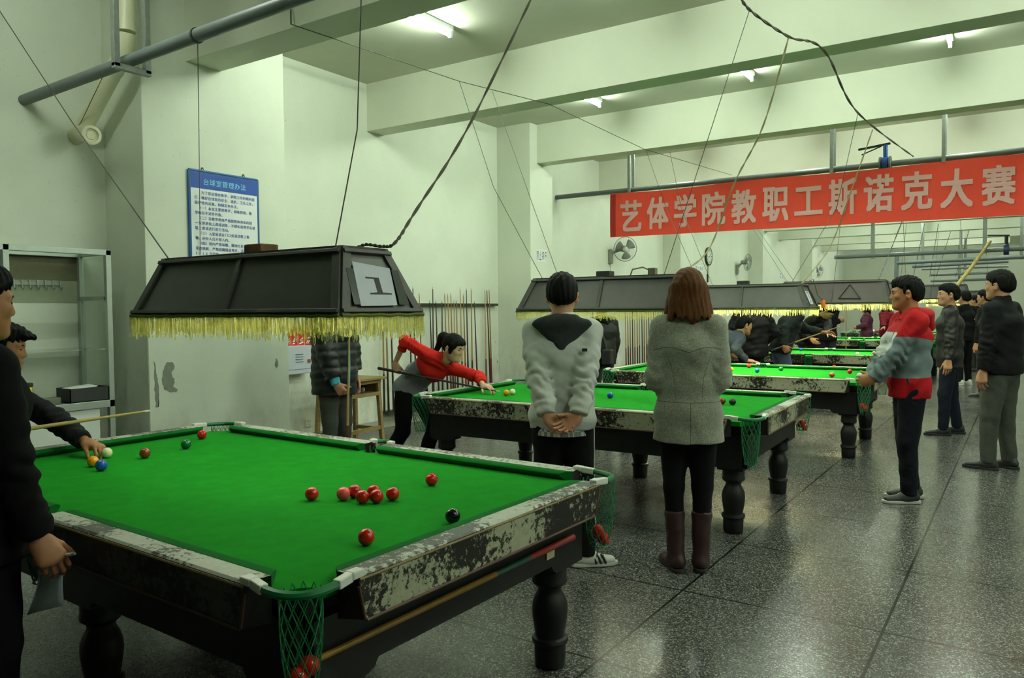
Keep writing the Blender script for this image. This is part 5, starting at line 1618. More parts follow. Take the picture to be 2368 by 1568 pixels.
wall_fan('grey wall fan just under the left end of the red banner', 1446, 576, .235, math.radians(-42), .02)
wall_fan('grey wall fan right of the round clock', 1729, 607, .23, math.radians(-8), -.04)
wall_fan('smallest grey wall fan, above the number 3 lamp\'s right end', 1893, 627, .23, math.radians(-30), -.05)
c = on_x(1639, 593, XL + .03); ck = thing('wall_clock', 'round black rimmed wall clock with pendulum rod between two fans', 'clock', (XL, c[1], c[2])); R_ = .225
m = MB(); m.lathe([(R_, 0), (R_ + .015, .02), (R_ + .008, .05), (R_ - .02, .055), (R_ - .03, .045), (.01, .045)], 40, axis=(1, 0, 0)); m.build('rim', plain('clock_rim', (36, 38, 34), .35), ck)
m = MB(); m.lathe([(R_ - .028, .045), (R_ - .029, .048)], 40, axis=(1, 0, 0)); m.build('dial', plain('clock_dial', (206, 214, 196), .5), ck)
m = MB()
for k in range(12):
    a = k * math.pi / 6; e = V(0, math.sin(a), math.cos(a)); m.bar(V(.0495, 0, 0) + e * .13, V(.0495, 0, 0) + e * .18, .016 if k % 3 else .022, .002, (1, 0, 0))
m.build('hour_mark', M_BLACK, ck, False)
for L, a, w_ in ((.10, 4.3, .014), (.15, 1.0, .010)):
    e = V(0, math.sin(a), math.cos(a)); m = MB(); m.bar(V(.052, 0, 0) - e * .02, V(.052, 0, 0) + e * L, w_, .002, (1, 0, 0)); m.build('hand', M_BLACK, ck, False)
m = MB(); m.tube([(.02, -.02, -R_), (.02, -.05, -R_ - .36)], .010, 8); m.tube([(.02, -.05, -R_ - .22), (.02, -.05, -R_ - .44)], .024, 8); m.build('pendulum', plain('clock_rim', (36, 38, 34), .35), ck)


def notice(label, px, py, txt, wpx, hpx, x, vertical=False, rows=1):
    a, b = on_x(px - wpx / 2, py - hpx / 2, x), on_x(px + wpx / 2, py + hpx / 2, x); w, h = b[1] - a[1], a[2] - b[2]
    t = thing('wall_notice', label, 'notice', (x + .001, (a[1] + b[1]) / 2, (a[2] + b[2]) / 2))
    m = MB(); m.box(0, .002, -w / 2, w / 2, -h / 2, h / 2); m.build('sheet', M_WHITE, t, False)
    m = MB(); n = len(txt); per = n // rows
    for i, ch in enumerate(txt):
        r, c_ = divmod(i, per); v, f = glyph_fit(ch, w / per * .80, h / rows * .72)
        y = -w / 2 + w * (c_ + .5) / per; z = h / 2 - h * (r + .5) / rows
        m.add([(.0025, y + p[0], z + p[1]) for p in v], f)
    m.build('lettering', M_BLACK, t, False)


notice('white notice with four bold black characters on the pillar above the second lamp', 1252, 591, '禁止摔杆', 24, 32, -6.22)
notice('white notice partly hidden by the long haired woman\'s head', 1617, 621, '禁止摔杆', 18, 18, XL)
notice('small white notice on the wall right of the second fan', 1807, 638, '禁止吸烟', 9, 16, XL, rows=2)

# ------------------------------------------------------------------ wires
def wire(label, pts, r=.003, mat=None, name='hanging_wire', group=None, sag=0.0, cat='wire'):
    P = [np.asarray(p, float) for p in pts]; out = []
    for i in range(len(P) - 1):
        for k in range(6):
            t = k / 6; q = P[i] * (1 - t) + P[i + 1] * t; q = q - V(0, 0, sag * 4 * t * (1 - t)); out.append(q)
    out.append(P[-1]); m = MB(); m.tube(out, r, 6); return tag(m.build(name, mat or M_WIRE), label, cat, group)


def up_to_ceiling(a, b):
    d = a - b; return b + d * ((ZC - b[2]) / d[2])


def twist(label, pts, r, mat, name='twisted_cord'):
    P = [np.asarray(p, float) for p in pts]; Q = []
    for i in range(len(P) - 1):
        p0, p1, p2, p3 = P[max(i - 1, 0)], P[i], P[i + 1], P[min(i + 2, len(P) - 1)]
        for k in range(22):
            t = k / 22; Q.append(.5 * ((2 * p1) + (-p0 + p2) * t + (2 * p0 - 5 * p1 + 4 * p2 - p3) * t * t + (-p0 + 3 * p1 - 3 * p2 + p3) * t ** 3))
    Q.append(P[-1]); m = MB()
    for s in (0, math.pi):
        pp = []
        for i, q in enumerate(Q):
            d = unit(Q[min(i + 1, len(Q) - 1)] - Q[max(i - 1, 0)]); x = unit(np.cross(d, V(.3, .9, .2))); y = np.cross(d, x); a = i * .55 + s
            pp.append(q + (x * math.cos(a) + y * math.sin(a)) * r * .9)
        m.tube(pp, r, 6)
    return tag(m.build(name, mat), label, 'cord')


# mould spots scattered on the wall right of the first cue rack
m = MB(); r = random.Random(12)
for k in range(46):
    px, py = 1168 + r.gauss(0, 12), 830 + r.gauss(0, 28); p = on_x(px, py, XL); q = r.uniform(.006, .022)
    m.prism([(q * r.uniform(.5, 1) * math.cos(a), q * r.uniform(.7, 1.5) * math.sin(a)) for a in np.linspace(0, 6.28, 8)[:-1]], (XL, p[1], p[2]), (0, 1, 0), (0, 0, 1), (1, 0, 0), .0008)
o = m.build('mould_stain', plain('mould_stain', (96, 104, 86), .9), wl, False)
lt = lambda sx, sy: V(-2.886 + sx * .60, 2.30 + sy * .11, LZ + .283)
W = lambda px, py, d: at_d(px, py, d)
wire('thin wire from the left wall to the left end of the number 1 lamp', [on_x(-4, 20, XL), on_x(165, 280, -5.6), lt(-1, -1)], .0035, sag=0.0)
wire('thin vertical wire holding the right end of the number 1 lamp', [lt(.86, -.6), W(826, 300, 3.35), W(836, -30, 3.6)], .003)
twist('thick twisted cord rising from the number 1 lamp to the top edge', [lt(.93, .8) + V(-.10, 0, .0), lt(.93, .8) + V(-.04, .02, .022), lt(.98, .9) + V(.02, .02, .01), W(915, 560, 3.25), W(960, 490, 3.4), W(1085, 290, 3.9), W(1232, -10, 4.6)], .0042, M_CORD)
wire('thin drop wire in front of the rules board', [on_y(457, 90, yp) - V(0, 0, .02), on_x(460, 300, XS + .12), on_x(463, 590, XS + .03)], .003)
wire('short hook wire under the first beam at the top left', [(on_y(672, 14, 4.1)[0], 4.10, on_y(672, 14, 4.1)[2]), on_y(673, 56, 4.08)], .006)
wire('tie wire running from the hanger down to the drain pipe tee', [on_y(250, 152, 3.28), on_y(187, 283, 3.40), on_y(167, 312, 3.38)], .003)
s0 = on_z(673, 56, 3.70); s1 = on_z(1062, 188, 3.66); s2 = on_z(1270, 241, 3.70); s3 = on_z(1490, 345, 3.69); s4 = on_z(1692, 405, 3.62)
wire('long thin string running under the beams from upper left to the banner', [s0, s1, s2, s3, s4], .0035, cat='string', name='ceiling_string')
l2 = lambda sx, sy: V(-2.83 + sx * .63, 5.66 + sy * .11, LZ + .283)
wire('left drop string from the long string to the second lamp', [s1, (s1 + l2(-1, -.2)) / 2 + V(-.06, 0, -.1), l2(-1, -.2)], .0028)
wire('right drop string from the long string to the second lamp', [on_z(1138, 210, 3.67), l2(-.86, 1)], .0028)
wire('steep thin string from the right beam down to the second lamp behind the woman', [W(1733, 24, 5.4), l2(.78, -.4)], .0028)
twist('pale twisted cord dropping from the upper right to the second lamp', [W(1824, 85, 5.8), W(1765, 290, 6.2), W(1700, 420, 6.5), W(1640, 575, 6.7), l2(.92, .3)], .0045, plain('beige_cord', (142, 136, 98), .7))
twist('dark knotted cord hanging across the upper right', [W(1705, -20, 5.2), W(1735, 24, 5.4), W(1824, 85, 5.8), W(1908, 120, 6.2), W(1985, 262, 8.0), W(2112, 362, 11.0)], .006, plain('dark_rope', (76, 74, 58), .7))
l3 = lambda sx, sy: V(-2.66 + sx * .63, 8.80 + sy * .13, LZ + .283)
twist('pale cord passing in front of the banner down to the number 3 lamp', [W(2018, 300, 9.2), W(1965, 450, 9.5), W(1920, 570, 9.7), l3(.95, .3)], .005, plain('beige_cord', (142, 136, 98), .7))
wire('thin string in front of the banner down to the number 3 lamp', [W(1984, 262, 8.0), W(1935, 480, 9.0), l3(.8, -.4)], .003)
wire('thin string crossing the letters at the left of the banner', [s3 + V(.02, 0, 0), W(1540, 480, 11), l3(-.9, .2)], .003)
wire('second thin string crossing the letters at the left of the banner', [s3 + V(.25, .3, -.02), W(1575, 480, 11), l3(-.7, .9)], .003)
l4 = lambda sx, sy: V(-2.5 + sx * .70, 12.8 + sy * .13, LZ + .43)
wire('left pair string down to the fourth lamp beside the second fan', [up_to_ceiling(W(1742, 530, 15.5), l4(-1, -.6)), l4(-1, -.6)], .0035)
wire('right pair string down to the fourth lamp beside the second fan', [up_to_ceiling(W(1752, 530, 15.8), l4(-.9, .8)), l4(-.9, .8)], .0035)
twist('dark cord from the far ceiling to the fourth lamp\'s right end', [up_to_ceiling(W(2085, 515, 14.5), W(2055, 590, 14)), W(2055, 590, 14), l4(.9, 0)], .006, plain('dark_rope', (76, 74, 58), .7))
for nm, lx, ly, lz, hw in (('dark lamp behind the red and grey jacket', on_y(2106, 690, 18)[0] - .85, 18.3, LZ + .14 + .41, .72), ('far lamp left of the leather jacket', on_y(2243, 690, 23)[0] - .9, 23.2, LZ + .20 + .39, .75), ('farthest dark lamp', on_y(2298, 690, 27)[0] - .9, 27.5, LZ + .10 + .39, .75)):
    for s_, sd in ((-1, 'left'), (1, 'right')):
        wire('thin wire holding the %s end of the %s' % (sd, nm), [V(lx + s_ * hw, ly, lz), V(lx + s_ * (hw - .15), ly + .3, ZC)], .005)
for i, (a, b, d) in enumerate((((2170, 518), (2150, 640), 22), ((2205, 515), (2165, 640), 23), ((2245, 518), (2210, 640), 24), ((2138, 518), (2110, 650), 22))):
    wire('thin far string slanting down behind the banner, %s from the left' % ords[i if i < 3 else 3], [W(*a, d), W(*b, d + 2)], .007, group='far strings')
for i, (a, b) in enumerate((((1845, 549), (2368, 522)), ((1925, 562), (2368, 540)), ((1950, 575), (2368, 553)))):
    pass
pl = l3(1, .3) + V(.10, 0, -.02); p_end = W(1903, 705, (V(-1.94, 8.9, 1.5) - CO) @ CR[2])
fl = thing('hanging_plug', 'orange plug hanging on a cord at the right end of the number 3 lamp', 'plug', p_end)
m = MB(); m.tube([V(.01, 0, .055), V(0, 0, .03), V(.008, 0, -.035)], [.014, .026, .022], 12); m.build('plug_body', plain('orange_plastic', (238, 120, 16), .45), fl)
m = MB(); q0 = l3(.98, .2) - p_end; m.tube([q0, q0 * .75 + V(.05, 0, .10), q0 * .4 + V(.03, 0, 0), V(.01, 0, .05)], .006, 6); m.build('plug_cord', M_CORD, fl)
for i, (px, py, d) in enumerate(((1510, 640, 0), (1372, 636, 0))):
    m = MB(); q = l2(.30 - .5 * i, -.1); m.tube([q, q + V(.02, 0, .05), q + V(.10, .02, .065), q + V(.18, .02, .03)], .006, 6); m.box(q[0] + .16, q[0] + .22, q[1] - .02, q[1] + .03, q[2], q[2] + .055)
    if i == 0: tag(m.build('lamp_connector', M_CORD, None, False), 'white connector and looped flex on top of the second lamp', 'connector')
# ------------------------------------------------------------------ the people
def ground(px, d):
    p = at_d(px, 784, d); return V(p[0], p[1], 0)


M_SHOE_W = plain('white_shoe', (206, 208, 200), .5); M_SOLE_W = plain('white_sole', (196, 198, 188), .6); M_SOLE_D = plain('dark_sole', (30, 30, 30), .7)
M_BLKTROU = cloth_mat('black_trousers', (13, 14, 15), .9, .15, 40, .15)
M_NAVY = cloth_mat('navy_trousers', (16, 18, 26), .85, .15, 40, .15)
M_JEANS = cloth_mat('dark_jeans', (19, 25, 38), .9, .2, 60, .2)
M_GREYTROU = cloth_mat('grey_trousers', (70, 73, 66), .9, .12, 50, .2)
M_DKJ = cloth_mat('black_jacket_cloth', (14, 15, 16), .8, .15, 30, .2)


def stripe(info, q, name, offs, mat, w=.0045, z0=.16, z1=.80, rad=(.090, .062, .055)):
    """narrow stripes down the outer side of a trouser leg"""
    kn, an, fd = info['J'][q]; hip = info['hips'][q]; S = info['S']; tr = [c for c in info['body'].children if c.name.startswith('trousers')][0]
    for of in offs:
        m = MB(); pts = []
        for t in np.linspace(.06, 1.93, 26):
            if t < 1: c = hip + (kn - hip) * t; r = rad[0] + (rad[1] - rad[0]) * t; ax = unit(kn - hip)
            else: c = kn + (an - kn) * (t - 1); r = rad[1] + (rad[2] - rad[1]) * (t - 1); ax = unit(an - kn)
            o = info['X1'] * q; f = info['D'](0, 1, 0); k = unit(o * math.cos(of / r) + f * math.sin(of / r)); pts.append(c + k * (r * S + .004) - info['org'])
        m.tube(pts, w, 6); m.build(name, mat, tr)


# --- 1 man with the paper at the left edge
p1 = person('person in black coat at the left edge, holding a pen and white paper', V(-2.80, 1.06, 0), 3, H=1.62, build=1.08, head=(-6, -4, 0), skin=M_SKIN_TAN, hair='short',
            armR=dict(len=1.08, world=tuple(at_d(88, 1248, 2.40)), wpole=(-2.40, .6, 1.1), wd=tuple(CR[0] * .62 - CR[1] * .70 - CR[2] * .05), wn=tuple(-CR[0] * .55 - CR[1] * .45 + CR[2] * .62), pose='clasp'),
            top=dict(mat=cloth_mat('black_wool_coat', (12, 12, 14), .95, .15, 50, .2), puff=.04, hem=.17, folds=.007, arm=.90, collar_h=.05), bottom=dict(mat=M_BLKTROU), res=.011, hres=.0045, hand_res=.0034)
hw = p1['arms'][1][1]; hd = p1['arms'][1][2]
q = [at_d(92, 1274, 2.49), at_d(166, 1286, 2.44), at_d(140, 1402, 2.42), at_d(60, 1424, 2.50)]
rows_ = []
for i in range(9):
    u = i / 8; rows_.append([(q[0] * (1 - u) + q[3] * u) * (1 - v) + (q[1] * (1 - u) + q[2] * u) * v + V(.006, .012, 0) * math.sin(u * 3 + v * 4) for v in np.linspace(0, 1, 9)])
m = MB(); m.sheet(rows_); o = m.build('paper_sheet', plain('bluish_paper', (176, 188, 200), .7, var=.03, vs=12)); sd_ = o.modifiers.new('thick', 'SOLIDIFY'); sd_.thickness = .0006; tag(o, 'white paper sheet hanging from the hand of the black coated man', 'paper')
pn = thing('pen', 'pale pen gripped above the white paper sheet', 'pen', at_d(142, 1284, 2.42)); a = at_d(118, 1287, 2.44) - at_d(142, 1284, 2.42); b = at_d(174, 1281, 2.40) - at_d(142, 1284, 2.42)
m = MB(); m.tube([a, b * .8], .0055, 10); m.build('barrel', M_WHITEPLASTIC, pn); m = MB(); m.tube([b * .8, b], [.0056, .004], 10); m.build('cap', plain('pen_cap', (150, 160, 166), .35), pn)

# --- 2 man placing the white ball
wb = on_z(247, 1047, ZB + RB)
p2 = person('person in dark jacket leaning over the nearest table to place the white ball', V(-4.85, 1.55, 0), -58, H=1.68, tilt=(46, 58), twist=-36, pelvis=(0, 0, .905), head=(28, -8, 0), skin=M_SKIN_TAN, hair='spiky',
            armL=dict(len=1.2, world=tuple(wb + V(-.125, -.035, .045)), wpole=(-4.5, 2.6, .75), wd=(.95, .22, -.22), wn=(-.1, -.25, -1), pose='pinch'),
            armR=dict(world=tuple(at_d(46, 984, 3.52)), wpole=(-4.1, 1.2, .8), wd=(.5, .8, -.2), wn=(.2, .3, -1), pose='grip'),
            legL=dict(a=(-.14, -.12, .085)), legR=dict(a=(.14, .0, .085)), top=dict(mat=cloth_mat('dark_grey_jacket', (24, 25, 29), .85, .12, 30, .2), puff=.026, hem=.05, cuff=.03), bottom=dict(mat=M_BLKTROU), res=.011, hres=.005, hand_res=.004)
a, b = at_d(70, 991, 3.62), at_d(346, 950, 4.15); dv = unit(b - a)
put_cue('maple', b - dv * 1.45, b, 'pale wooden cue held across the left end of the nearest table', None, 1.45)

# --- 3 person in the puffer jacket behind the number 1 lamp
g3 = ground(772, 7.05)
p3 = person('person in dark quilted jacket and grey trousers holding an upright cue, head behind the lamp', g3, -86, H=1.72, build=1.08, head=(0, 0, 0), hair='short',
            armR=dict(len=1.12, world=tuple(at_d(780, 900, 6.80)), wpole=tuple(ground(730, 6.8) + V(0, 0, .9)), wd=tuple(at_d(802, 925, 6.78) - at_d(783, 903, 6.80)), wn=tuple(unit(at_d(820, 900, 6.95) - at_d(800, 915, 6.78))), pose='grip'),
            armL=dict(w=(-.24, .06, .80)),
            top=dict(mat=cloth_mat('dark_puffer', (32, 36, 35), .5, .1, 20, .15, spec=.35), puff=.062, hem=.19, quilt=.009, cuff=.06, folds=.004), bottom=dict(mat=M_GREYTROU, fit=1.1), res=.011, hres=.007, hand_res=.0048)
el, w_ = p3['arms'][1][:2]
m = MB(); k = unit(w_ - el); m.tube([w_ - k * .075 - g3, w_ - k * .005 - g3], [.047, .040], 16); m.build('shirt_cuff', plain('cyan_cuff', (70, 168, 190), .8), p3['jacket'])
m = MB(); L3 = lambda x, y, z: p3['L'](x, y, z) - g3
m.tube([L3(.015, .165, 1.40), L3(.015, .190, 1.2), L3(.015, .192, 1.0), L3(.015, .182, .80)], .012, 8); m.build('open_front_edge', plain('cyan_cuff', (70, 168, 190), .8), p3['jacket'])
cb3 = V(*(at_d(801, 1080, 6.74)[:2]), 0.002)
put_cue('maple', cb3, V(*(at_d(809, 800, 6.74)[:2]), 1.4), 'pale cue standing upright in the hand of the quilted jacket', None, 1.45)

# --- 4 woman playing a shot at the second table
br = at_d(1140, 903, 6.62); bk = at_d(914, 859, 6.98); cd = unit(br - bk)


def z4(lp, i):
    s = (i['P'] - i['chest']) @ i['s2']                       # along the spine, red above the chest seam
    side = np.abs((i['P'] - i['chest']) @ i['X2'])
    fr = (i['P'] - i['chest']) @ i['F2']
    return np.where(side > .21, 1.0, s + .045 - .12 * np.clip(side - .05, 0, .2) + .05 * (fr > .0) * 0)


M_HOODIE = zoned('red_grey_sweatshirt', (134, 140, 142), [('yoke', (206, 34, 24))])
p4 = person('person with ponytail in red and grey top bending to play a shot', V(-4.76, 5.40, 0), -94, H=1.62, female=True, tilt=(42, 66), twist=-30, pelvis=(0, 0, .84), head=(10, -16, 0), skin=M_SKIN_PALE, hair='ponytail',
            armL=dict(world=tuple(br + V(-.13, .03, .035)), wpole=(-4.1, 6.3, .9), wd=(.97, -.1, -.16), wn=(.0, .05, -1), pose='bridge'),
            armR=dict(world=tuple(bk + V(-.01, .01, .075)), wpole=tuple(at_d(938, 775, 6.9)), wd=(.15, -.05, -1), wn=(.0, 1, 0), pose='grip'),
            legL=dict(a=(-.12, .05, .085), turn=5), legR=dict(a=(.06, -.30, .085), turn=-25),
            top=dict(name='sweatshirt', mat=M_HOODIE, puff=.022, hem=.085, arm=.92, cuffs={-1: .06, 1: .16}, folds=.005, zones={'yoke': z4}, collar_h=.02), bottom=dict(mat=M_BLKTROU, fit=1.15, flare=1.25), res=.009, hres=.0045, hand_res=.0042)
put_cue('dark', bk - cd * .18, br, 'dark cue aimed by the bending woman over the second table', None, 1.22)

# --- 5 man in the pale grey jacket, seen from behind
g5 = ground(1300, 4.48)
p5 = person('person in pale grey jacket with dark hood seen from behind, hands clasped behind', g5, 30, H=1.665, build=1.05, head=(-3, -6, 0), hair='short',
            armL=dict(w=(-.085, -.235, .885), pole=(-1.2, .1, 1.1), d=(.80, -.12, -.55), n=(.15, -.9, .3), pose='relaxed'), armR=dict(w=(.085, -.245, .90), pole=(1.2, .1, 1.1), d=(-.86, -.22, -.52), n=(-.2, -.9, .25), pose='relaxed'),
            legL=dict(a=(-.10, -.02, .085)), legR=dict(a=(.135, -.03, .085), turn=-78),
            top=dict(mat=cloth_mat('pale_grey_jacket', (198, 201, 194), .8, .06, 20, .2), puff=.034, hem=.095, folds=.011, wrinkle=.011, arm=1.05, cuff=.02, collar_h=.045, hood=dict(mat=cloth_mat('charcoal_hood', (50, 53, 54), .95, .1, 60, .3), drop=.14, back=.012, wide=.175)),
            bottom=dict(mat=M_BLKTROU, fit=1.18), shoes=dict(mat=M_SHOE_W, sole=M_SOLE_W), res=.0085, hres=.0045, hand_res=.0036)
stripe(p5, 1, 'side_stripe', (-.010, .010), plain('white_stripe', (206, 210, 204), .8), .0042, rad=(.098, .074, .062))
for c in p5['body'].children:
    if c.name.startswith('shoe') and c.matrix_world is not None:
        for k, of in enumerate((0, .028, .056)):
            kn, an, fd = p5['J'][1]; b_ = V(an[0], an[1], 0) - g5; sd = np.cross(fd, V(0, 0, 1)); m = MB()
            if c.name.startswith('shoe') and (Vector(tuple(b_)) - Vector(np.mean([tuple(v.co) for v in c.data.vertices], 0).tolist())).length < .14:
                m.tube([b_ + fd * (.055 + of) + sd * .046 + V(0, 0, .022), b_ + fd * (.045 + of) + sd * .040 + V(0, 0, .05), b_ + fd * (.03 + of) + sd * .022 + V(0, 0, .072)], .006, 6); m.build('shoe_stripe', M_BLACK, c)
m = MB(); S5 = p5['S']; rows_ = []
for z in (.872, .835, .80):
    rows_.append([p5['L'](.168 * math.cos(a), -.005 + .138 * math.sin(a), z) - g5 for a in np.linspace(0, 2 * math.pi, 40)])
n = N('plaid_shirt'); wv = n.new('ShaderNodeTexChecker'); wv.inputs['Scale'].default_value = 52; n.link(n.coord('Object', (1, 1, .6)), 0, wv, 'Vector'); wv.inputs[1].default_value = (*lin((190, 196, 184)), 1); wv.inputs[2].default_value = (*lin((120, 128, 122)), 1); n.set(base=(wv, 0), rough=.85)
m.sheet(rows_); m.build('shirt_hem', n.m, p5['body'])
m = MB(); pL = p5['L']; m.bar(pL(.115, -.168, 1.315) - g5, pL(.145, -.166, 1.315) - g5, .006, .018, tuple(p5['D'](0, 0, 1))); m.build('back_label', plain('label_black', (28, 32, 30), .6), p5['jacket'], False)

# --- 6 woman in the tweed coat, seen from behind
g6 = ground(1592, 4.36)
n = N('tweed_wool'); t = n.noise(260, 3, .7); t2 = n.noise(40, 4, .6); r = n.ramp(t, 0, [(.34, lin((104, 108, 94))), (.5, lin((152, 155, 138))), (.66, lin((194, 196, 178)))])
r2 = n.ramp(t2, 0, [(.3, (.82, .82, .82)), (.7, (1, 1, 1))]); mx = n.mix(1.0, (r, 0), (r2, 0), 'MULTIPLY'); cur = (mx, 2)
for at, wd_ in (('yoke', .0022), ('waist', .0018), ('pleat', .0020), ('dart', .0012), ('dart2', .0012)):
    a_ = n.new('ShaderNodeAttribute', attribute_name=at); ab = n.math('ABSOLUTE', (a_, 2)); f = n.math('LESS_THAN', (ab, 0), wd_); cur = (n.mix((f, 0), cur, lin((92, 96, 82))), 2)
n.set(base=cur, rough=.95, spec=.1, sheen=.3); n.bump(t, 0, .5, .006); M_TWEED = n.m
S6 = 1.70 / 1.72
zz = {'yoke': lambda lp, i: np.where(lp[:, 1] < .02, lp[:, 2] - (1.285 + .035 * np.sin(np.abs(lp[:, 0]) * 10) - .25 * np.maximum(np.abs(lp[:, 0]) - .1, 0)), 1.0) + (np.abs(lp[:, 0]) > .2) * 1.0,
      'waist': lambda lp, i: np.where(np.abs(lp[:, 0]) < .2, lp[:, 2] - 1.000, 1.0),
      'pleat': lambda lp, i: np.where((lp[:, 2] < 1.0) & (lp[:, 1] < 0), lp[:, 0] - .01, 1.0),
      'dart': lambda lp, i: np.where((lp[:, 2] > 1.0) & (lp[:, 2] < 1.30) & (lp[:, 1] < 0), lp[:, 0] - (.075 + .12 * (lp[:, 2] - 1.05) ** 2 * 8), 1.0),
      'dart2': lambda lp, i: np.where((lp[:, 2] > 1.0) & (lp[:, 2] < 1.30) & (lp[:, 1] < 0), lp[:, 0] + (.075 + .12 * (lp[:, 2] - 1.05) ** 2 * 8), 1.0)}
p6 = person('person with long auburn hair in grey tweed coat and boots, seen from behind', g6, 22, H=1.685, female=True, build=1.04, head=(2, -3, 0), hair='long', hairmat=M_HAIR_BROWN, skin=M_SKIN_PALE,
            armL=dict(w=(-.10, .19, 1.0), pole=(-.55, -.9, .9), d=(.8, .5, .1), n=(0, -1, 0)), armR=dict(w=(.10, .20, 1.0), pole=(.55, -.9, .9), d=(-.8, .5, .1), n=(0, -1, 0)),
            legL=dict(a=(-.075, .0, .085), turn=22), legR=dict(a=(.075, .03, .085), turn=-6),
            top=dict(name='coat', mat=M_TWEED, puff=.030, hem=.165, flare=.024, folds=.004, arm=1.08, collar_h=.045, zones=zz), bottom=dict(mat=M_BLKTROU, fit=.92, folds=.002, hem=.1),
            shoes=dict(boot=.26, mat=cloth_mat('maroon_boot_leather', (52, 28, 32), .5, .15, 20, .1, spec=.4), sole=plain('boot_sole', (34, 26, 28), .7)), res=.0085, hres=.005, hand_res=.005)
cl = SDF(); nb6 = p6['nb']
for q in (-1, 1):
    cl.eseg(nb6 - p6['F2'] * .062 + V(0, 0, -.005), nb6 + p6['X2'] * q * .105 + p6['F2'] * .02 - V(0, 0, .045), (.055, .018), (.05, .018), V(0, 0, 1), .02)
    cl.cone(nb6 + p6['X2'] * q * .105 + p6['F2'] * .02 - V(0, 0, .045), nb6 + p6['X2'] * q * .09 + p6['F2'] * .12 - V(0, 0, .09), .04, .03, .02)
P_, Q_ = cl.mesh(.008); np_mesh('collar', P_, Q_, M_TWEED, p6['jacket'], origin=g6, attrs={k: np.ones(len(P_)) for k in zz})

# --- 7 man in the red and grey jacket
g7 = ground(2104, 5.90)


def z7(lp, i): return lp[:, 2] - np.where((np.abs(lp[:, 0]) < .17) & (lp[:, 1] > .05), 1.34, 1.275 + .03 * np.sin((lp[:, 1] + .1) * 8))
def z7b(lp, i): return np.where((np.hypot(lp[:, 0], lp[:, 1]) < .27) & (lp[:, 1] < .21), .985 + .12 * (lp[:, 1] < -.05) * 0 - lp[:, 2] + .05 * np.clip(-lp[:, 1] + .02, -.2, .2), -1.0)
def z7c(lp, i): return np.minimum(np.minimum(np.minimum(lp[:, 1] - .055, 1.335 - lp[:, 2]), lp[:, 2] - (1.14 + .5 * (np.abs(lp[:, 0]) - .06))), .165 - np.abs(lp[:, 0]))
def z7d(lp, i): return np.minimum(np.minimum(lp[:, 1] - .08, .008 - np.abs(lp[:, 0] + .085)), lp[:, 2] - 1.12)


M_J7 = zoned('red_grey_jacket', (112, 126, 128), [('white', (196, 200, 196)), ('yoke', (176, 22, 28)), ('hem', (172, 18, 26)), ('zip', (150, 20, 26))])
p7 = person('person in red and grey hooded jacket facing left, hands held in front', g7, 114, H=1.685, build=1.02, head=(-12, -2, 0), skin=M_SKIN_TAN, hair='short',
            armL=dict(w=(-.075, .29, .955), pole=(-.75, -.45, .95), d=(.35, .85, -.1), n=(.9, -.3, 0), pose='clasp'), armR=dict(w=(.06, .27, .955), pole=(.7, -.5, .9), d=(-.35, .85, -.05), n=(-.9, -.3, 0), pose='clasp'),
            legL=dict(a=(-.085, .02, .085), turn=4), legR=dict(a=(.10, -.06, .085), turn=-6),
            top=dict(mat=M_J7, puff=.032, hem=.105, folds=.009, wrinkle=.011, arm=1.1, zones={'yoke': z7, 'hem': z7b, 'white': z7c, 'zip': z7d}, collar_h=.03, hood=dict(mat=plain('red_hood_cloth', (178, 22, 28), .8, var=.08, vs=40, bump=.2), drop=.10, back=.03, wide=.12)),
            bottom=dict(mat=M_NAVY, fit=1.18), shoes=dict(mat=plain('charcoal_shoe', (44, 48, 46), .6), sole=M_SOLE_W), res=.009, hres=.0045, hand_res=.004)
m = MB(); hm = (p7['arms'][-1][1] + p7['arms'][1][1]) / 2 + p7['D'](0, .09, .03)
m.sphere(hm - g7 + V(0, 0, 0), (.024, .030, .022), 10, 6); o = m.build('tissue', plain('white_tissue', (214, 216, 214), .8)); o.location = tuple(g7); tag(o, 'small crumpled white tissue in the hands of the red and grey jacket', 'tissue')
m = MB(); L7 = lambda x, y, z: p7['L'](x, y, z) - g7
m.tube([L7(-.185, .075, .985), L7(-.19, .06, .945)], .008, 6); m.build('pocket_zip', plain('label_black', (28, 32, 30), .6), p7['jacket'])

# --- 8 man in the black leather jacket
g8 = ground(2196, 8.95)
p8 = person('person in black leather jacket and dark jeans facing left behind the red jacket', g8, 98, H=1.715, head=(14, 2, 0), skin=M_SKIN, hair='short', armL=dict(w=(-.27, .03, .84), pole=(-.5, -.6, 1.0)), armR=dict(w=(.26, .03, .84)),
            legL=dict(a=(-.10, .06, .085), turn=5), legR=dict(a=(.10, -.10, .085)), top=dict(mat=cloth_mat('black_leather', (22, 20, 19), .5, .12, 16, .25, 80, spec=.45), puff=.028, hem=.135, folds=.007), bottom=dict(mat=M_JEANS, fit=1.1), res=.012, hres=.006, hand_res=.006)
# --- 9 man in the black jacket at the right edge
g9 = ground(2316, 7.02)
p9 = person('person in black jacket and grey trousers at the right edge, seen from behind', g9, 66, H=1.775, build=1.12, head=(2, 0, 0), skin=M_SKIN, hair='short', armL=dict(w=(-.255, .03, .86), pole=(-.6, -.5, 1.1)), armR=dict(w=(.25, .10, .92)),
            legL=dict(a=(-.10, .05, .085), turn=10), legR=dict(a=(.11, -.03, .085)), top=dict(mat=M_DKJ, puff=.036, hem=.07, folds=.006, collar_h=.06), bottom=dict(mat=M_GREYTROU, fit=1.22), shoes=dict(mat=plain('brown_black_shoe', (40, 37, 34), .5)), res=.0105, hres=.005, hand_res=.005)
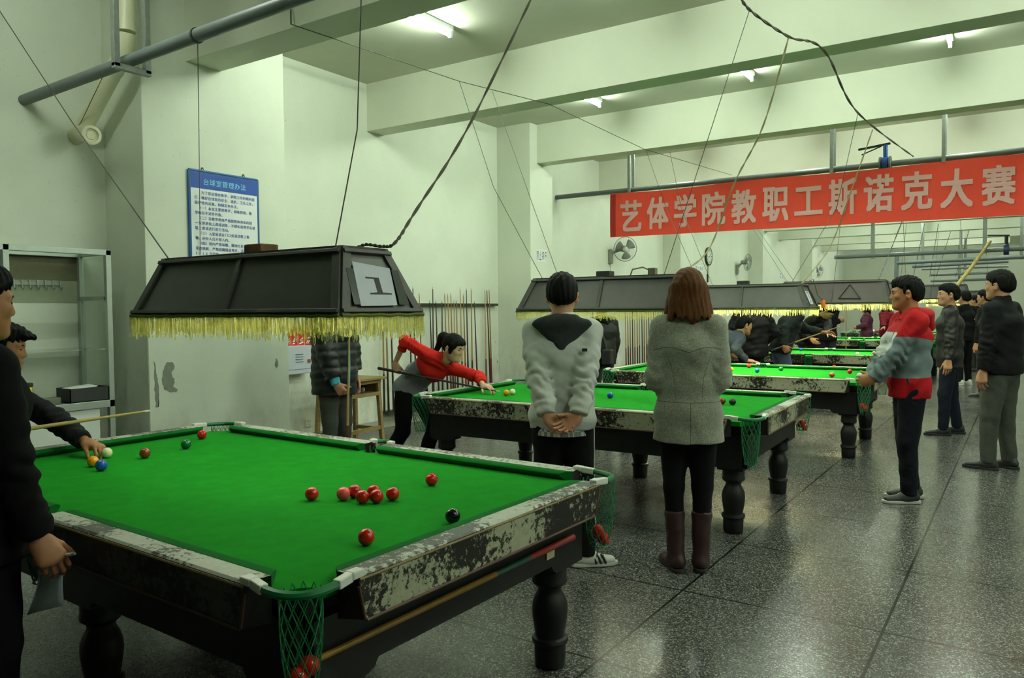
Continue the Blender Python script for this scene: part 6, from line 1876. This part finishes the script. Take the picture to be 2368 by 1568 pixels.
# --- 10.. the crowd farther back
g10 = ground(2231, 14.6)
p10 = person('person in black with white side stripes and yellow trim, behind the leather jacket', g10, 50, H=1.74, hair='short', top=dict(mat=M_DKJ, puff=.03, hem=.10), bottom=dict(mat=M_BLKTROU, fit=1.15), shoes=dict(mat=M_SHOE_W, sole=M_SOLE_W), res=.016, hres=.009, hand_res=.009)
m = MB(); L10 = lambda x, y, z: p10['L'](x, y, z) - g10
for dx in (0, .03): m.tube([L10(.13 + dx, -.165, 1.22), L10(.13 + dx, -.165, .95)], .010, 6)
m.build('side_stripe', plain('white_stripe', (206, 210, 204), .8), p10['jacket']); m = MB(); m.tube([L10(.04, -.17, 1.235), L10(.20, -.16, 1.255)], .012, 6); m.build('yellow_trim', plain('yellow_trim', (222, 160, 24), .7), p10['jacket'])
person('person in dark clothes with face turned left, farther behind the yellow trimmed jacket', ground(2256, 17.5), 80, H=1.70, hair='short', top=dict(mat=M_DKJ), res=.02, hres=.01, hand_res=.01)
person('person half hidden by the right edge man\'s shoulder, dark hair and face showing', ground(2279, 12.6), 70, H=1.72, hair='short', top=dict(mat=M_DKJ), res=.018, hres=.009, hand_res=.01)
M_BLKPUFF = cloth_mat('black_puffer', (12, 12, 14), .6, .12, 30, .2, spec=.3)
person('person in black puffy coat seen from behind beyond the third table', ground(1738, 10.75), 30, H=1.70, build=1.15, hair='short', armL=dict(w=(-.16, .2, 1.0), pole=(-.8, -.3, 1)), armR=dict(w=(.20, .18, 1.0), pole=(.9, -.3, 1.)),
       top=dict(mat=M_BLKPUFF, puff=.055, hem=.10, quilt=.006, folds=.008), bottom=dict(mat=M_BLKTROU), res=.014, hres=.009, hand_res=.009)
h14 = at_d(1727, 833, 10.05)
person('person in blue grey jacket bending low behind the tweed coat, hand on the far cushion', V(*(ground(1640, 10.25)[:2]), 0), -45, H=1.66, tilt=(40, 60), twist=10, pelvis=(0, 0, .86), head=(0, -10, 0), hair='short',
       armL=dict(world=tuple(h14 + V(-.25, .12, .08))), armR=dict(world=tuple(h14), wd=(.9, .3, -.15), wn=(0, .1, -1), pose='flat', wpole=tuple(h14 + V(-.2, -.3, .3))), top=dict(mat=cloth_mat('blue_grey_jacket', (56, 64, 74), .85), puff=.02, hem=.06), res=.014, hres=.008, hand_res=.006)
ha, hb = at_d(1812, 801, 10.75), at_d(1902, 769, 10.95)
g15 = ground(1808, 11.05)
p15 = person('person in dark green grey jacket and jeans swinging a cue beyond the third table', g15, -52, H=1.72, tilt=(18, 26), pelvis=(0, -.02, .92), head=(0, -6, 0), hair='short', skin=M_SKIN_TAN,
             armR=dict(world=tuple(ha), wpole=tuple(ha + V(-.5, -.3, .25)), wd=(.55, .1, -.75), wn=(0, 1, 0), pose='grip'), armL=dict(world=tuple(hb), wpole=tuple(hb + V(0, .3, -.5)), wd=(.8, .3, .1), wn=(.1, -.2, -1), pose='bridge'),
             top=dict(mat=cloth_mat('green_grey_jacket', (34, 40, 38), .85), puff=.035, hem=.09), bottom=dict(mat=cloth_mat('blue_jeans', (66, 82, 100), .9, .15, 40), fit=1.1), res=.012, hres=.008, hand_res=.006)
d15 = unit(hb - ha); put_cue('ash', ha - d15 * .22, hb, 'cue held slantwise by the person beyond the third table', None, 1.22)
h16 = at_d(1916, 797, 12.9); g16 = ground(1866, 13.9)
person('person in black padded jacket leaning onto the far cushion of the fourth table', g16, -120, H=1.70, build=1.1, tilt=(26, 40), pelvis=(0, 0, .9), head=(20, -50, 0), hair='short',
       armL=dict(world=tuple(h16), wd=(.75, -.35, -.25), wn=(0, 0, -1), pose='flat', wpole=tuple(h16 + V(.1, .5, .4))), armR=dict(w=(.22, .30, .95)), top=dict(mat=M_BLKPUFF, puff=.05, hem=.08, quilt=.006), res=.014, hres=.009, hand_res=.007)
g17 = ground(1912, 15.3); hc17 = at_d(1950, 742, 15.2)
person('person in dark clothes reaching out to an upright cue left of the purple coat', g17, 10, H=1.72, hair='short', skin=M_SKIN_TAN, armR=dict(world=tuple(hc17 - V(.06, 0, 0)), wpole=tuple(hc17 + V(-.3, -.3, -.4)), pose='grip'), armL=dict(w=(-.15, .32, 1.0)),
       top=dict(mat=M_DKJ, puff=.035, hem=.1), res=.017, hres=.01, hand_res=.008)
c17 = at_d(1957, 742, 15.2); put_cue('maple', V(c17[0], c17[1], .002), V(c17[0], c17[1], 2), 'upright cue held in front of the fifth table by the purple coat', None, 1.52)
person('person with long black hair in purple puffer coat facing left beyond the fifth table', ground(2004, 19.6), 100, H=1.54, female=True, hair='long', armL=dict(w=(-.1, .26, 1.08), pole=(-.6, -.3, .9), d=(.5, .8, 0)), armR=dict(w=(.1, .26, 1.08), pole=(.6, -.3, .9), d=(-.5, .8, 0)),
       top=dict(mat=cloth_mat('purple_puffer', (92, 46, 66), .7), puff=.05, hem=.2, quilt=.008), res=.018, hres=.01, hand_res=.01)
h19 = at_d(2048, 776, 19.1)
person('person in dark red puffer coat reaching a hand over the fifth table', ground(2050, 19.6), 150, H=1.58, female=True, hair='long', skin=M_SKIN_PALE, armR=dict(world=tuple(h19), wd=(-.5, -.6, -.4), wn=(0, 0, -1), pose='flat'), armL=dict(w=(-.22, .15, .95)),
       top=dict(mat=cloth_mat('dark_red_puffer', (122, 22, 34), .7), puff=.05, hem=.2, quilt=.008), res=.018, hres=.01, hand_res=.009)
g20 = ground(1394, 10.1)
p20 = person('person in black hooded coat with shoulder bag, behind the grey jacket man\'s right shoulder', g20, 60, H=1.60, hair='short', armR=dict(w=(.24, .12, .9)), armL=dict(w=(-.22, .2, .95)), top=dict(mat=M_BLKPUFF, puff=.045, hem=.1, hood=dict(mat=M_BLKPUFF, drop=.05)), res=.015, hres=.01, hand_res=.009)
bp = at_d(1406, 826, 9.9); m = MB(); m.box(-.07, .07, -.05, .05, -.10, .10); o = m.build('shoulder_bag', plain('black_bag', (22, 22, 24), .6), None, False, .02); o.location = tuple(bp); tag(o, 'black shoulder bag hanging behind the grey jacket man\'s right arm', 'bag')
m = MB(); m.tube([V(-.02, 0, .10), at_d(1396, 780, 9.92) - bp, at_d(1388, 750, 9.95) - bp], .012, 6); m.build('strap', plain('black_bag', (22, 22, 24), .6), o)
# bright odds and ends lying on the farthest table
r = random.Random(9)
for i, (u, c, l) in enumerate(((-.75, (206, 206, 200), 'small white packet on the far rail side of the farthest table'), (-.5, (150, 60, 90), 'pink cloth heap on the farthest table'), (-.25, (228, 168, 20), 'yellow bag on the farthest table'))):
    p = on_table(5, u, -.35, ZB + .001); sf = SDF(); sf.ell(V(0, 0, .045), V(.13, .09, .055)); sf.ell(V(.06, .02, .07), V(.06, .05, .04)); P_, Q_ = sf.mesh(.014, disp=folds(.008, i, 2)); P_[:, 2] -= P_[:, 2].min()
    o = np_mesh(('packet', 'cloth_heap', 'soft_bag')[i], P_, Q_, plain('odd_%d' % i, c, .7), None); o.location = tuple(p); tag(o, l, ('packet', 'cloth', 'bag')[i])
